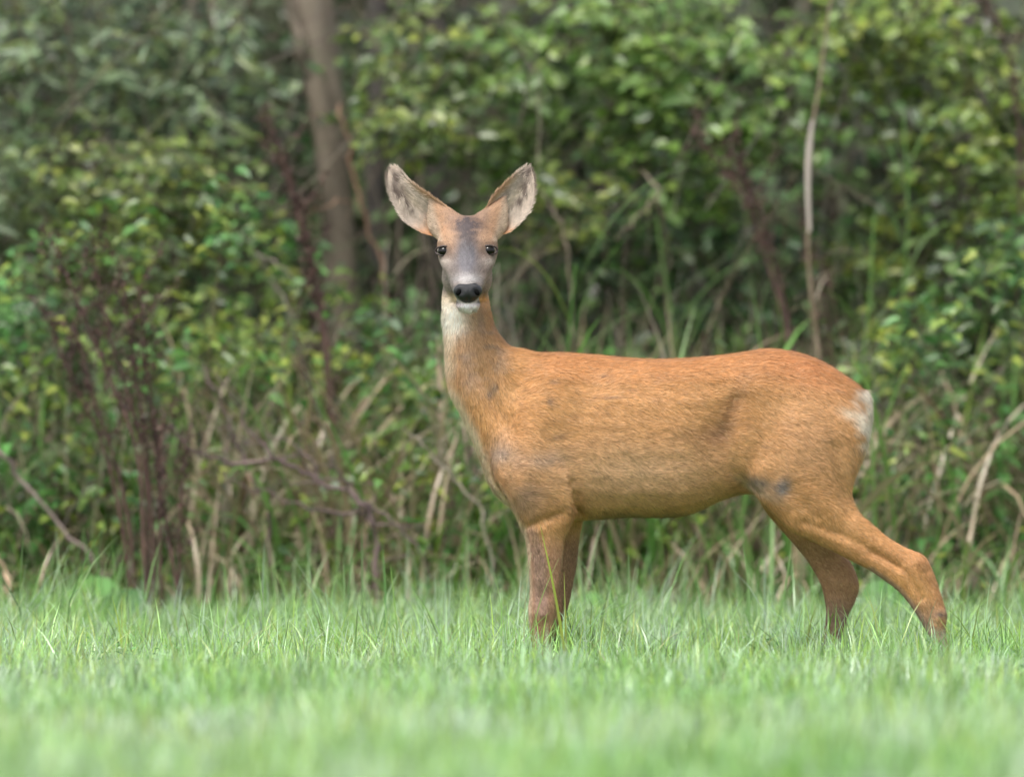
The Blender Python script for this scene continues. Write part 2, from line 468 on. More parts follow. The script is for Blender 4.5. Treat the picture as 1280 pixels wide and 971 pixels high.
def G0(px, y):      # a point on the ground below a pixel column
    p = P(px, 0, y); return Vector((p.x, y, 0))

def crown(px, py, y, rx, rz, ry):
    s = PXM * (D + y) / D
    return (P(px, py, y), (rx * s, ry, rz * s))

SH = 'shrubs along the woodland edge'
shrub('willow_shrub', 'grey-green narrow-leaved willow filling the upper left corner', 'shrub', SH, G0(90, 5.0),
      [crown(60, 60, 4.9, 170, 130, .5), crown(250, 110, 5.0, 120, 130, .4), crown(0, 250, 4.6, 130, 130, .4)], 'willow', 'narrow', .085, 330, 200, per=10, stems=7, seed=11)
shrub('hazel_shrub', 'yellowish-green shrub left of the grey trunk, below the willow', 'shrub', SH, G0(200, 4.4),
      [crown(140, 230, 4.3, 110, 90, .35), crown(250, 250, 4.5, 70, 100, .3), crown(120, 330, 4.2, 100, 60, .3)], 'yellow', 'oval', .042, 190, 170, per=8, stems=5, seed=12)
shrub('bramble_bush', 'dark green bramble bush at the left edge behind the red-brown docks', 'bush', SH, G0(40, 3.9),
      [crown(20, 470, 3.9, 120, 130, .3), crown(120, 600, 3.7, 150, 90, .3), crown(10, 650, 3.5, 100, 80, .3)], 'bramble', 'oval', .05, 230, 170, per=7, stems=6, seed=13, stem_r=.006)
shrub('bramble_bush', 'green leafy bramble between the red-brown docks and the deer\'s neck', 'bush', SH, G0(330, 3.9),
      [crown(290, 460, 3.9, 110, 100, .35), crown(440, 530, 3.8, 110, 90, .3), crown(380, 600, 3.7, 150, 80, .3)], 'olive', 'oval', .042, 230, 170, per=7, stems=6, seed=14, stem_r=.006)
shrub('alder_shrub', 'bright green round-leaved shrub hanging above the deer\'s back', 'shrub', SH, G0(780, 4.8),
      [crown(760, 70, 4.6, 190, 110, .4), crown(900, 150, 4.5, 130, 130, .4), crown(640, 160, 4.9, 120, 80, .3)], 'alder', 'oval', .055, 330, 260, per=8, stems=6, seed=15)
shrub('alder_shrub', 'loose light green sapling just above the deer\'s ears', 'shrub', SH, G0(520, 4.4),
      [crown(530, 60, 4.6, 90, 60, .3), crown(520, 150, 4.2, 80, 50, .25), crown(700, 250, 4.4, 70, 60, .2)], 'yellow', 'oval', .05, 110, 130, per=7, stems=4, seed=16)
shrub('elder_shrub', 'olive-green shrub filling the upper right corner', 'shrub', SH, G0(1180, 4.8),
      [crown(1120, 60, 4.7, 150, 110, .4), crown(1230, 180, 4.6, 110, 120, .4), crown(1150, 330, 4.8, 120, 80, .3)], 'olive', 'oval', .05, 300, 200, per=8, stems=6, seed=17)
shrub('elder_shrub', 'dark green shrub at the right edge above the nettles', 'shrub', SH, G0(1250, 4.2),
      [crown(1250, 380, 4.2, 80, 120, .3), crown(1180, 480, 4.2, 90, 80, .3)], 'bramble', 'oval', .05, 150, 130, per=8, stems=4, seed=18)
shrub('bramble_bush', 'low dark green bramble behind the deer\'s back', 'bush', SH, G0(820, 4.6),
      [crown(760, 330, 4.8, 160, 80, .3), crown(930, 360, 4.7, 130, 80, .3), crown(860, 500, 4.6, 200, 110, .3)], 'bramble', 'oval', .048, 280, 150, per=7, stems=6, seed=19, stem_r=.006)
shrub('bramble_bush', 'low green bramble under the deer\'s belly, behind the legs', 'bush', SH, G0(860, 3.8),
      [crown(820, 680, 3.8, 130, 50, .25), crown(950, 690, 3.9, 90, 50, .25), crown(1080, 640, 3.9, 90, 70, .25)], 'nettle', 'oval', .042, 130, 130, per=7, stems=4, seed=20, stem_r=.005)
shrub('bramble_bush', 'patchy bramble low in front of the grey trunk\'s foot', 'bush', SH, G0(560, 4.2),
      [crown(500, 420, 4.0, 70, 50, .25), crown(560, 600, 4.0, 90, 110, .25), crown(620, 680, 3.6, 80, 40, .2)], 'bramble', 'oval', .042, 150, 120, per=7, stems=4, seed=24, stem_r=.006)

# nettles, plants with opposite toothed leaves on an upright stem
def nettle(label, px, y, h, seed, group='nettles along the hedge foot', pal='nettle', name='nettle_plant', leaf=.075):
    r = random.Random(seed); b = G0(px, y); root = empty(name, b, label, 'nettle', group)
    for k in range(3):
        lean = Vector((r.uniform(-.12, .12), r.uniform(-.1, .05), 0)); hh = h * r.uniform(.75, 1.05)
        o = Vector((r.uniform(-.05, .05), r.uniform(-.05, .05), 0))
        pts = [o + Vector((lean.x * t * t, lean.y * t * t, hh * t)) for t in [i / 8 for i in range(9)]]
        v, q = tube_np(pts, [.004 * (1 - .6 * i / 8) for i in range(9)], 5)
        obj('stem', mesh_np('stem', v, [q], LM[pal]), root)
        nn = int(hh / .045)
        for i in range(2, nn + 1):
            t = i / nn; p = o + Vector((lean.x * t * t, lean.y * t * t, hh * t)); a = i * 1.57 + r.uniform(-.3, .3)
            for sgn in (0, math.pi):
                d = np.array([[math.cos(a + sgn), math.sin(a + sgn), -.25 if t < .95 else .4]])
                R = frames(d, np.array([[r.uniform(-.2, .2), r.uniform(-.4, .1), 1.0]]))[0]
                put('leaf', shared_leaf('nettle', pal), tuple(p), R, leaf * r.uniform(.7, 1.15) * (1 - .45 * t ** 3), root)
nettle('nettle at the right edge level with the deer\'s tail', 1235, 3.1, .62, 1)
nettle('leafy nettle between the white rump patch and the right edge', 1175, 3.0, .5, 2)
nettle('nettle growing close behind the stretched hind leg', 1110, 3.2, .42, 3)
nettle('small nettle left of the deer\'s chest', 565, 2.9, .34, 4)
nettle('nettle at the left edge beside the leaning pale stick', 25, 3.0, .5, 5)
nettle('nettle between the red-brown dock stand and the arching dead branch', 262, 3.1, .38, 6)
nettle('tall nettle below the grey trunk', 455, 3.3, .62, 7)

# ------------------------------------------------------------------ trees
def tree(label, pts_px, y, radii, bark, seed, branches=(), crown_c=None, pal='olive', name='tree'):
    b = G0(pts_px[-1][0], y); root = empty(name, b, label, 'tree')
    path = [P(a, c, y) for a, c in reversed(pts_px)]
    dv = (path[-1] - path[-2]).normalized(); path += [path[-1] + dv * .8, path[-1] + dv * 1.6, path[-1] + dv * 2.4]; radii = [radii[0] * .6, radii[0] * .75, radii[0] * .9] + list(radii)
    path = [Vector((path[0].x, y, -.05))] + path
    rr = [radii[-1] * 1.25] + list(reversed(radii))
    c = crom([(*p, r_) for p, r_ in zip(path, rr)], 5)
    v, q = tube_np([Vector(a[:3]) for a in c], c[:, 3], 14, rough=.12, seed=seed)
    obj('trunk', mesh_np('trunk', v - np.array(b), [q], bark), root)
    for (p0, p1, r0) in branches:
        a, e = P(*p0), P(*p1)
        pts = bez(a, e, Vector((0, 0, -.05)), 8, .02)
        v, q = tube_np(pts, [r0 * (1 - .7 * i / 8) for i in range(9)], 8)
        obj('branch', mesh_np('branch', v - np.array(b), [q], bark), root)
    top = path[-1]; n = 1600
    g = np.random.default_rng(seed)
    nc = 60; cc = g.normal(0, 1, (nc, 3)); cc /= np.linalg.norm(cc, axis=1, keepdims=True)
    cc = cc * g.random((nc, 1)) ** .5 * np.array([.8, .7, .6]) + np.array(top) + np.array([0, 0, .9])
    pos = cc[g.integers(0, nc, n)] + g.normal(0, .11, (n, 3))
    d = g.normal(0, 1, (n, 3)) + np.array([0, 0, -.5]); nn = g.normal(0, .5, (n, 3)) + np.array([0, 0, 1])
    V, F, C = scatter(T_OVAL, pos - np.array(b), frames(d, nn), g.uniform(.04, .07, n), pick(pal, n))
    o = obj('crown', mesh_np('crown', V, F, LEAFATTR, C), root); tag(o, kind='stuff')
tree('thick grey-brown tree trunk left of the deer\'s head', [(382, -60), (393, 20), (408, 130), (420, 240), (428, 380), (434, 520), (440, 700)], 5.0,
     [.066, .062, .055, .049, .047, .047, .047], BARK, 1, [((404, 110, 5.0), (352, -30, 4.9), .028), ((414, 250, 5.0), (330, 160, 4.7), .010)], pal='willow')
tree('slim dark trunk right of the thick grey-brown one', [(470, -60), (474, 100), (468, 230), (480, 400), (484, 600)], 5.8, [.034, .034, .032, .03, .028], DBARK, 2)
tree('slim dark trunk directly behind the deer\'s ears', [(540, -60), (552, 120), (545, 240), (556, 400), (560, 600)], 6.0, [.036, .034, .032, .03, .03], DBARK, 3)
tree('dark crooked trunk behind the leaves at the right edge', [(1206, -60), (1222, 150), (1212, 300), (1228, 450), (1236, 600)], 5.6, [.04, .038, .036, .034, .03], DBARK, 4)
tree('thin grey sapling stem in the willow at the upper left', [(262, -60), (275, 100), (284, 220), (280, 330), (270, 560)], 5.2, [.016, .016, .014, .013, .012], BARK, 5, name='sapling', pal='willow')
tree('dark slanting trunk behind the shrub above the deer\'s back', [(780, -60), (735, 120), (690, 230), (660, 420), (640, 600)], 6.2, [.036, .034, .032, .03, .028], DBARK, 6)

# ------------------------------------------------------------------ red-brown dock stems with seed heads
def dock(label, stems, y, seed, group='red-brown seeding docks'):
    r = random.Random(seed); g = np.random.default_rng(seed)
    bx = sum(s[-1][0] for s in stems) / len(stems); b = G0(bx, y)
    root = empty('dock_plant', b, label, 'dock', group)
    for st in stems:
        yy = y + r.uniform(-.1, .1)
        pts = [P(a, c, yy) for a, c in reversed(st)]
        if pts[0].z > .02 : pts = [Vector((pts[0].x + .01, yy, 0))] + pts
        c = crom([tuple(p) for p in pts], 6); n = len(c)
        v, q = tube_np([Vector(a) for a in c], [.0058 * (1 - .5 * i / n) for i in range(n)], 6)
        obj('stem', mesh_np('stem', v - np.array(b), [q], DOCKM), root)
        # whorls of small papery seeds up the top of the stem, with short side shoots
        pos = []; k0 = int(n * .52)
        for i in range(k0, n):
            for _ in range(22 if i % 2 else 8):
                pos.append(c[i] + g.normal(0, 1, 3) * np.array([.010, .010, .018]))
            if i % 3 == 0:
                dv = np.array([g.normal(0, .6), g.normal(0, .4), 1.0]); dv /= np.linalg.norm(dv); L = g.uniform(.06, .15)
                vv, qq = tube_np([Vector(c[i]), Vector(c[i] + dv * L)], [.002, .001], 4)
                obj('side_shoot', mesh_np('side_shoot', vv - np.array(b), [qq], DOCKM), root)
                for t in np.linspace(.25, 1, 7):
                    for _ in range(5): pos.append(c[i] + dv * L * t + g.normal(0, .008, 3))
        pos = np.array(pos) - np.array(b); m = len(pos)
        V, F, C = scatter(T_OVAL, pos, frames(g.normal(0, 1, (m, 3)), g.normal(0, 1, (m, 3))), g.uniform(.007, .015, m), pick('dock', m, .35))
        tag(obj('seeds', mesh_np('seeds', V, F, DRYATTR, C), root), kind='stuff')
dock('dense stand of dark red-brown dock stems at the left', [
    [(70, 310), (98, 380), (140, 480), (172, 570), (180, 700)], [(120, 340), (140, 430), (168, 520), (182, 600), (186, 700)],
    [(150, 335), (165, 440), (180, 540), (190, 640), (192, 700)], [(175, 360), (182, 450), (196, 560), (200, 660), (200, 710)]], 2.5, 31)
dock('shorter dock with forked red-brown stems at the left edge of the stand', [
    [(92, 400), (118, 500), (150, 600), (165, 690)], [(60, 395), (88, 470), (130, 560), (158, 690)]], 2.7, 32)
dock('dark bare dock stems at the right foot of the stand', [
    [(205, 520), (200, 600), (212, 680), (222, 740)], [(232, 560), (226, 640), (224, 740)]], 2.4, 33)
dock('slanting dark red dock in front of the grey trunk', [
    [(338, 155), (362, 230), (384, 310), (404, 390), (415, 520), (420, 680)], [(355, 190), (372, 260), (388, 330), (400, 400), (412, 520), (416, 690)]], 3.2, 34)
dock('reddish dock leaning left above the deer\'s hindquarters', [
    [(868, 170), (900, 205), (938, 262), (960, 330), (985, 430), (1000, 640)], [(915, 190), (945, 250), (962, 310), (992, 440), (1004, 650)]], 3.5, 35)
dock('brown dock beside the tall pale reed, above the rump', [
    [(1006, 300), (1018, 380), (1028, 450), (1030, 640)], [(1035, 350), (1036, 420), (1034, 640)]], 3.9, 36)
dock('small red-brown dock between the grey trunk\'s foot and the neck', [
    [(400, 380), (412, 450), (424, 540), (432, 690)], [(372, 430), (390, 500), (420, 600), (428, 700)]], 3.5, 37)
dock('thin dark red twiggy dock in the upper right corner', [
    [(1225, 0), (1262, 70), (1275, 200), (1270, 400), (1262, 650)]], 4.0, 38)

# ------------------------------------------------------------------ fallen branches and sticks
def stick(name, label, cat, segs, mat, group=None, forks=(), thin=.7, twigs=0):
    r = random.Random(len(label)); b = P(*segs[0][:3]); root = empty(name, b, label, cat, group)
    def limb(nm, sg):
        c = crom([(*P(q[0], q[1], q[2]), q[3] * thin) for q in sg], 5); n = len(c)
        for i in range(1, n - 1): c[i, :3] += [r.gauss(0, .0055), r.gauss(0, .006), r.gauss(0, .0055)]; c[i, 3] *= r.uniform(.8, 1.25)
        v, q = tube_np([Vector(a[:3]) for a in c], c[:, 3], 7, rough=.3, seed=3)
        obj(nm, mesh_np(nm, v - np.array(b), [q], mat), root); return c
    c = limb('main_stem', segs)
    for f in forks: limb('side_branch', f)
    for k in range(twigs):
        a = c[r.randrange(2, len(c) - 1)]; p = Vector(a[:3]); d = Vector((r.gauss(0, .8), r.gauss(0, .3), r.uniform(-.2, 1))).normalized(); pts = [p]
        for _ in range(5): p = p + d * r.uniform(.02, .045); d = (d + Vector((r.gauss(0, .35), r.gauss(0, .2), r.gauss(0, .3)))).normalized(); pts.append(p)
        v, q = tube_np(pts, [a[3] * .5 * (1 - .14 * i) for i in range(6)], 5); obj('twig', mesh_np('twig', v - np.array(b), [q], mat), root)
stick('dead_branch', 'arching purple-brown dead branch left of the deer\'s chest', 'branch',
      [(205, 530, 2.6, .003), (240, 560, 2.6, .005), (290, 578, 2.6, .007), (350, 575, 2.6, .008), (400, 600, 2.6, .010), (450, 628, 2.6, .010), (470, 680, 2.6, .010), (474, 805, 2.6, .011)], DEADB,
      forks=[[(350, 575, 2.6, .006), (318, 545, 2.6, .005), (292, 500, 2.6, .004), (262, 462, 2.6, .002)], [(450, 628, 2.6, .008), (490, 652, 2.6, .006), (522, 690, 2.6, .004), (545, 745, 2.6, .003)],
             [(400, 600, 2.6, .006), (375, 562, 2.65, .004), (330, 540, 2.7, .002)], [(455, 640, 2.6, .007), (420, 642, 2.6, .006), (360, 628, 2.6, .005), (300, 604, 2.6, .003), (248, 575, 2.6, .002)]], twigs=22)
stick('dead_branch', 'dark bent branch rising left above the arching dead branch', 'branch',
      [(255, 455, 2.8, .004), (282, 520, 2.8, .006), (305, 575, 2.8, .008), (330, 620, 2.8, .007), (338, 700, 2.8, .008), (342, 800, 2.8, .008)], DEADB, twigs=10)
stick('leaning_stick', 'pale purplish stick leaning at the lower left edge', 'stick',
      [(-20, 545, 2.8, .006), (20, 590, 2.8, .007), (70, 650, 2.8, .007), (120, 705, 2.8, .007), (150, 745, 2.8, .006), (185, 795, 2.8, .006)], bark_mat('pale_purple_bark', (.2,.14,.13), (.36,.28,.26), 30))
stick('dead_branch', 'pale forked twig left of the deer\'s shoulder', 'branch',
      [(505, 535, 2.6, .003), (535, 565, 2.6, .005), (570, 600, 2.6, .005), (600, 640, 2.6, .005), (618, 720, 2.6, .005), (622, 800, 2.6, .006)], PALEB,
      forks=[[(550, 580, 2.6, .004), (556, 550, 2.6, .003), (566, 525, 2.6, .002)], [(570, 600, 2.6, .004), (545, 560, 2.55, .003), (540, 540, 2.5, .002)]], twigs=4)
stick('bare_twig', 'rust-brown bare stem slanting right of the grey trunk', 'twig',
      [(425, 130, 4.2, .005), (437, 200, 4.2, .006), (455, 270, 4.2, .006), (480, 350, 4.2, .006), (498, 520, 4.2, .007)], bark_mat('rust_twig', (.16,.08,.05), (.33,.2,.13), 30),
      forks=[[(455, 250, 4.2, .003), (420, 252, 4.1, .003), (385, 270, 4.0, .002)]])
stick('bare_twig', 'pale thin twig right of the deer\'s ear', 'twig',
      [(678, 240, 3.6, .002), (694, 270, 3.6, .0035), (708, 315, 3.6, .0035), (716, 420, 3.6, .003)], TANB)
stick('bare_twig', 'pale split stem above the middle of the deer\'s back', 'twig',
      [(800, 212, 3.8, .003), (820, 240, 3.8, .006), (826, 262, 3.8, .004), (834, 330, 3.9, .0025), (842, 430, 4.0, .002)], TANB,
      forks=[[(815, 250, 3.8, .004), (792, 275, 3.8, .003), (770, 300, 3.8, .002)]])
stick('leaning_stick', 'tan broken stem at the bottom left edge of the hedge', 'stick',
      [(-6, 690, 2.6, .006), (6, 720, 2.6, .009), (14, 748, 2.6, .009), (16, 805, 2.6, .008)], bark_mat('tan_stem', (.38,.25,.16), (.55,.4,.28), 30))
stick('bare_twig', 'pale curving twigs left of the grey trunk\'s lower part', 'twig',
      [(300, 290, 3.6, .002), (335, 335, 3.6, .003), (360, 395, 3.6, .004), (345, 470, 3.6, .004), (335, 560, 3.6, .005)], PALEB,
      forks=[[(320, 318, 3.6, .003), (350, 330, 3.5, .003), (375, 360, 3.5, .002)]])

# ------------------------------------------------------------------ reeds and tall grasses
BL = [(blade_template(c, t, wd)) for c, t, wd in [(.5, .3, .024), (1.3, .5, .026), (2.2, .4, .026), (2.9, .8, .022), (.15, .2, .018), (1.8, -.9, .028),
     (.6, .4, .011), (1.2, .6, .013), (.25, .3, .009), (2.0, .8, .013), (2.7, 1.0, .010)]]
_bl = {}
def blade_mesh(i, pal):
    if (i, pal) not in _bl: _bl[(i, pal)] = mesh_np('blade', BL[i][0], [BL[i][2]], LM[pal])
    return _bl[(i, pal)]
def blade_R(az, tilt):
    """yaw then tilt of the template's +Z base"""
    m = Matrix.Rotation(az, 3, 'Z') @ Matrix.Rotation(-tilt, 3, 'X'); return [[m[i][j] for j in range(3)] for i in range(3)]

def clump(label, px, y, h, n, seed, dryness=.35, spread=.1, group='tall grass tufts at the hedge foot', name='grass_tuft', kinds=(0, 1, 2, 3, 5)):
    r = random.Random(seed); b = G0(px, y); root = empty(name, b, label, 'tall grass', group)
    for _ in range(int(n * (1.5 if h > .8 else 1))):
        pal = 'dry' if r.random() < dryness else 'green_blade'
        az = r.uniform(0, 2 * math.pi)
        pos = (r.gauss(0, spread), r.gauss(0, spread * .6), -.01)
        put('blade', blade_mesh(r.choice(kinds), pal), pos, blade_R(az, r.uniform(0, .45)), h * (r.uniform(.5, .95) if h > .8 else r.uniform(.55, 1.15)), root)

spots = [ # px, y, h, n, dryness, label
 (655, 2.9, 1.12, 26, .25, 'tall green grass tuft just right of the deer\'s neck'),
 (720, 3.0, 1.08, 26, .3, 'arching green and straw grass tuft behind the shoulder'),
 (790, 2.9, 1.05, 28, .4, 'tall straw-mixed grass tuft rising behind the front of the back'),
 (850, 3.1, 1.12, 28, .4, 'tall grass tuft behind the middle of the back'),
 (905, 2.9, 1.08, 26, .45, 'pale straw grass tuft behind the loin'),
 (960, 3.0, 1.10, 24, .4, 'upright grass tuft behind the hips'),
 (1030, 2.9, 1.08, 22, .6, 'brownish dead grass tuft behind the rump'),
 (480, 3.0, 1.15, 26, .6, 'straw-coloured tuft left of the deer\'s neck'),
 (530, 2.9, 1.0, 22, .5, 'dry drooping tuft touching the outline of the deer\'s neck'),
 (590, 2.8, .42, 22, .5, 'short mixed tuft beneath the deer\'s chest'),
 (640, 2.6, .34, 20, .6, 'short straw tuft left of the front legs'),
 (770, 2.7, .36, 24, .5, 'short tuft right of the front legs'),
 (840, 2.7, .38, 24, .5, 'short tuft below the middle of the belly'),
 (905, 2.7, .42, 24, .6, 'straw tuft below the flank, left of the hind legs'),
 (965, 2.6, .40, 24, .45, 'upright tuft seen left of the far hind leg'),
 (1065, 2.8, .42, 22, .5, 'tuft seen between the hind legs'),
 (1130, 2.7, .40, 24, .45, 'tuft just above the stretched hind leg\'s hock'),
 (1195, 2.7, .44, 24, .5, 'mixed tuft right of the stretched hind leg'),
 (1250, 2.6, .42, 24, .4, 'green tuft at the lower right edge'),
 (20, 2.7, .34, 20, .3, 'green tuft at the lower left edge'),
 (95, 2.8, .32, 20, .35, 'low tuft left of the red-brown dock stand\'s foot'),
 (250, 2.7, .38, 24, .6, 'straw tuft at the right foot of the dock stand'),
 (310, 2.8, .42, 24, .6, 'straw tuft below the arching dead branch'),
 (370, 2.7, .40, 24, .45, 'green and straw tuft under the middle of the dead branch'),
 (430, 2.8, .42, 22, .5, 'tuft at the fork of the arching dead branch'),
 (500, 2.7, .40, 24, .5, 'tuft right of the arching dead branch\'s end'),
 (545, 2.9, .48, 22, .55, 'dry tuft left of the deer\'s brisket'),
 (1175, 3.0, .85, 20, .5, 'tall dry tuft between the white rump and the right edge'),
 (350, 3.2, 1.1, 18, .5, 'tall thin tuft left of the grey trunk'),
]
for i, (px, y, h, n, dr, lab) in enumerate(spots):
    clump(lab, px, y, h, n, 100 + i, dr + (.18 if h > .8 else .05), **(dict(kinds=(6, 7, 1, 9, 7, 5, 6, 9), spread=.16) if h > .8 else {}))

def reed(label, px, y, top, n_leaf, seed, pal='green_blade', dry_stem=False, lean=0, group='reeds behind the deer', L=.45, cane=None):
    r = random.Random(seed); tp = P(px + lean, top, y); b = G0(px, y); root = empty('reed', b, label, 'reed', group)
    H = tp.z; pts = [Vector(((tp.x - b.x) * (i / 10) ** 1.3 + .006 * math.sin(i * 1.1), 0, H * i / 10)) + Vector((.05 * math.sin(i * .35 + seed), .03 * math.sin(i * .5), 0)) * (i / 10) for i in range(11)]
    v, q = tube_np(pts, [.0042 * (1 - .5 * i / 10) for i in range(11)], 6)
    obj('cane', mesh_np('cane', v, [q], cane or (PALEB if dry_stem else LM[pal])), root)
    for k in range(n_leaf):
        t = .35 + .63 * k / max(1, n_leaf); i = int(t * 10); p = pts[i].lerp(pts[i + 1], t * 10 - i)
        az = (math.pi / 2 if k % 2 else -math.pi / 2) + r.uniform(-.7, .7)
        put('blade', blade_mesh(r.choice((1, 7, 9, 6)), pal), tuple(p), blade_R(az, r.uniform(.25, .6)), L * r.uniform(.7, 1.15), root)
    return root, pts
def dead_reed():
    b = G0(1030, 3.4); root = empty('reed', b, 'very tall pale dead reed with a whitish sheath rising above the rump', 'reed', 'reeds behind the deer')
    a = [(1046,-40,.003), (1034,30,.0035), (1026,95,.004), (1016,160,.0045), (1011,240,.005), (1011,330,.005), (1018,400,.0055), (1030,520,.006), (1033,700,.006)]
    c = crom([(*P(x, y, 3.4), r_) for x, y, r_ in a], 5); v, q = tube_np([Vector(x[:3]) for x in c], c[:, 3], 6)
    obj('cane', mesh_np('cane', v - np.array(b), [q], bark_mat('tan_cane', (.15,.11,.07), (.28,.22,.15), 40)), root)
    a = [(1012,290,.0055), (1010,240,.0075), (1011,195,.0085), (1016,150,.005)]
    c = crom([(*P(x, y, 3.39), r_) for x, y, r_ in a], 5); v, q = tube_np([Vector(x[:3]) for x in c], c[:, 3], 8)
    m, t, p = new_mat('pale_sheath'); p.inputs['Base Color'].default_value = (.40,.34,.30,1); p.inputs['Roughness'].default_value = .6
    obj('sheath', mesh_np('sheath', v - np.array(b), [q], m), root)
    r = random.Random(5)
    for k in range(9):
        p = P(1018 + k, 330 + k * 22, 3.4) - b
        put('blade', blade_mesh(r.choice((2, 3)), 'dry'), tuple(p), blade_R(r.uniform(0, 6.28), r.uniform(.4, 1.0)), r.uniform(.10, .2), root)
dead_reed()
reed('green reed with drooping blades right of the tall dead reed', 1072, 3.5, 270, 9, 42, L=.34)
reed('bluish-green reed with spreading blades under the right-hand shrub', 1108, 3.9, 140, 12, 43, L=.42, lean=10)
reed('short green reed left of the tall dead reed', 968, 3.7, 300, 6, 44, L=.35)
reed('green reed standing above the middle of the back', 845, 3.9, 270, 7, 45, L=.4)
reed('straw-coloured reed beside the deer\'s right-hand ear', 640, 3.6, 330, 5, 46, 'dry', True, L=.3)
reed('bent tan reed in front of the grey trunk\'s foot', 500, 3.9, 300, 5, 47, 'dry', True, -18, L=.35)
reed('green reed with long blades directly behind the shoulder', 700, 2.9, 330, 9, 48, L=.5)

# broad basal dock leaves in the grass
def broad(label, px, y, leaves, seed, name='broadleaf_plant'):
    r = random.Random(seed); b = G0(px, y); root = empty(name, b, label, 'weed', 'broad-leaved weeds in the grass edge')
    for (az, tilt, s) in leaves:
        d = np.array([[math.cos(az), math.sin(az), tilt]]); R = frames(d, np.array([[0.1, -1.0, .9]]))[0]
        put('leaf', shared_leaf('broad', 'nettle'), (0, 0, .04), R, s, root)
broad('round-leaved weed in the grass below the dock stand', 128, 2.3, [(1.8, 1.3, .20), (.4, 1.0, .15), (2.8, .9, .15), (4.6, .6, .12)], 1)
broad('broad-leaved weed behind the gap between the hind legs', 1098, 2.4, [(1.4, 1.4, .17), (.1, .9, .12), (3.0, .8, .12)], 2)
broad('broad-leaved weed close behind the front legs', 742, 2.3, [(1.6, 1.6, .12), (2.6, 1.1, .10), (.4, 1.0, .09)], 3)

# undergrowth between those tufts: nobody could count it
def undergrowth():
    parts = []
    for (n, y0, y1, h0, h1, dry) in [(3000, 2.9, 4.2, .18, .45, .40), (2900, 3.2, 4.8, .4, .95, .38), (1500, 2.3, 3.2, .10, .24, .12)]:
        y = rng.uniform(y0, y1, n); x = rng.uniform(-1, 1, n) * (1.2 * (D + y) / D + .2)
        for k in range(len(BL)):
            s = rng.integers(0, len(BL), n) == k; m = int(s.sum())
            az = rng.uniform(0, 2 * np.pi, m); ti = rng.uniform(0, .55, m)
            R = np.array([blade_R(a, b) for a, b in zip(az, ti)])
            isd = rng.random(m) < dry
            c = np.where(isd[:, None], pick('dry', m), pick('green_blade', m) * .85)
            hh = rng.uniform(h0, h1, m)
            parts.append(scatter(BL[k], np.stack([x[s], y[s], np.full(m, -.01)], 1), R, hh, c))
    V, F, C = merge(parts)
    o = obj('undergrowth', mesh_np('undergrowth', V, F, DRYATTR, C)); tag(o, 'tangled green and straw undergrowth between meadow and shrubs', 'undergrowth', kind='stuff')
    # small weeds' leaves along the foot
    n = 13000; y = rng.uniform(2.8, 4.8, n); x = rng.uniform(-1, 1, n) * (1.2 * (D + y) / D + .2)
    nc = 800; ci = rng.integers(0, nc, n); cx = x[:nc][ci]; cy = y[:nc][ci]
    cz = rng.uniform(.03, 1, nc)[ci] ** 1.1 * np.where(np.abs(cx - .38) < .62, .62, 1.05 + .25 * np.sin(cx * 5))
    pos = np.stack([cx, cy, cz], 1) + rng.normal(0, .05, (n, 3)); pos[:, 2] = np.abs(pos[:, 2]) + .02
    az = rng.uniform(0, 2 * np.pi, n); d = np.stack([np.cos(az), np.sin(az), rng.uniform(-.5, .3, n)], 1)
    nn = rng.normal(0, .35, (n, 3)) + np.array([0, -.4, 1])
    pal = pick('nettle', n); pal2 = pick('olive', n); c = np.where((ci % 2)[:, None] == 0, pal, pal2)
    V, F, C = scatter(T_NETTLE, pos, frames(d, nn), rng.uniform(.025, .06, n), c)
    o = obj('ground_weeds', mesh_np('ground_weeds', V, F, LEAFATTR, C)); tag(o, 'small leafy weeds tangled along the hedge foot', 'weeds', kind='stuff')
undergrowth()

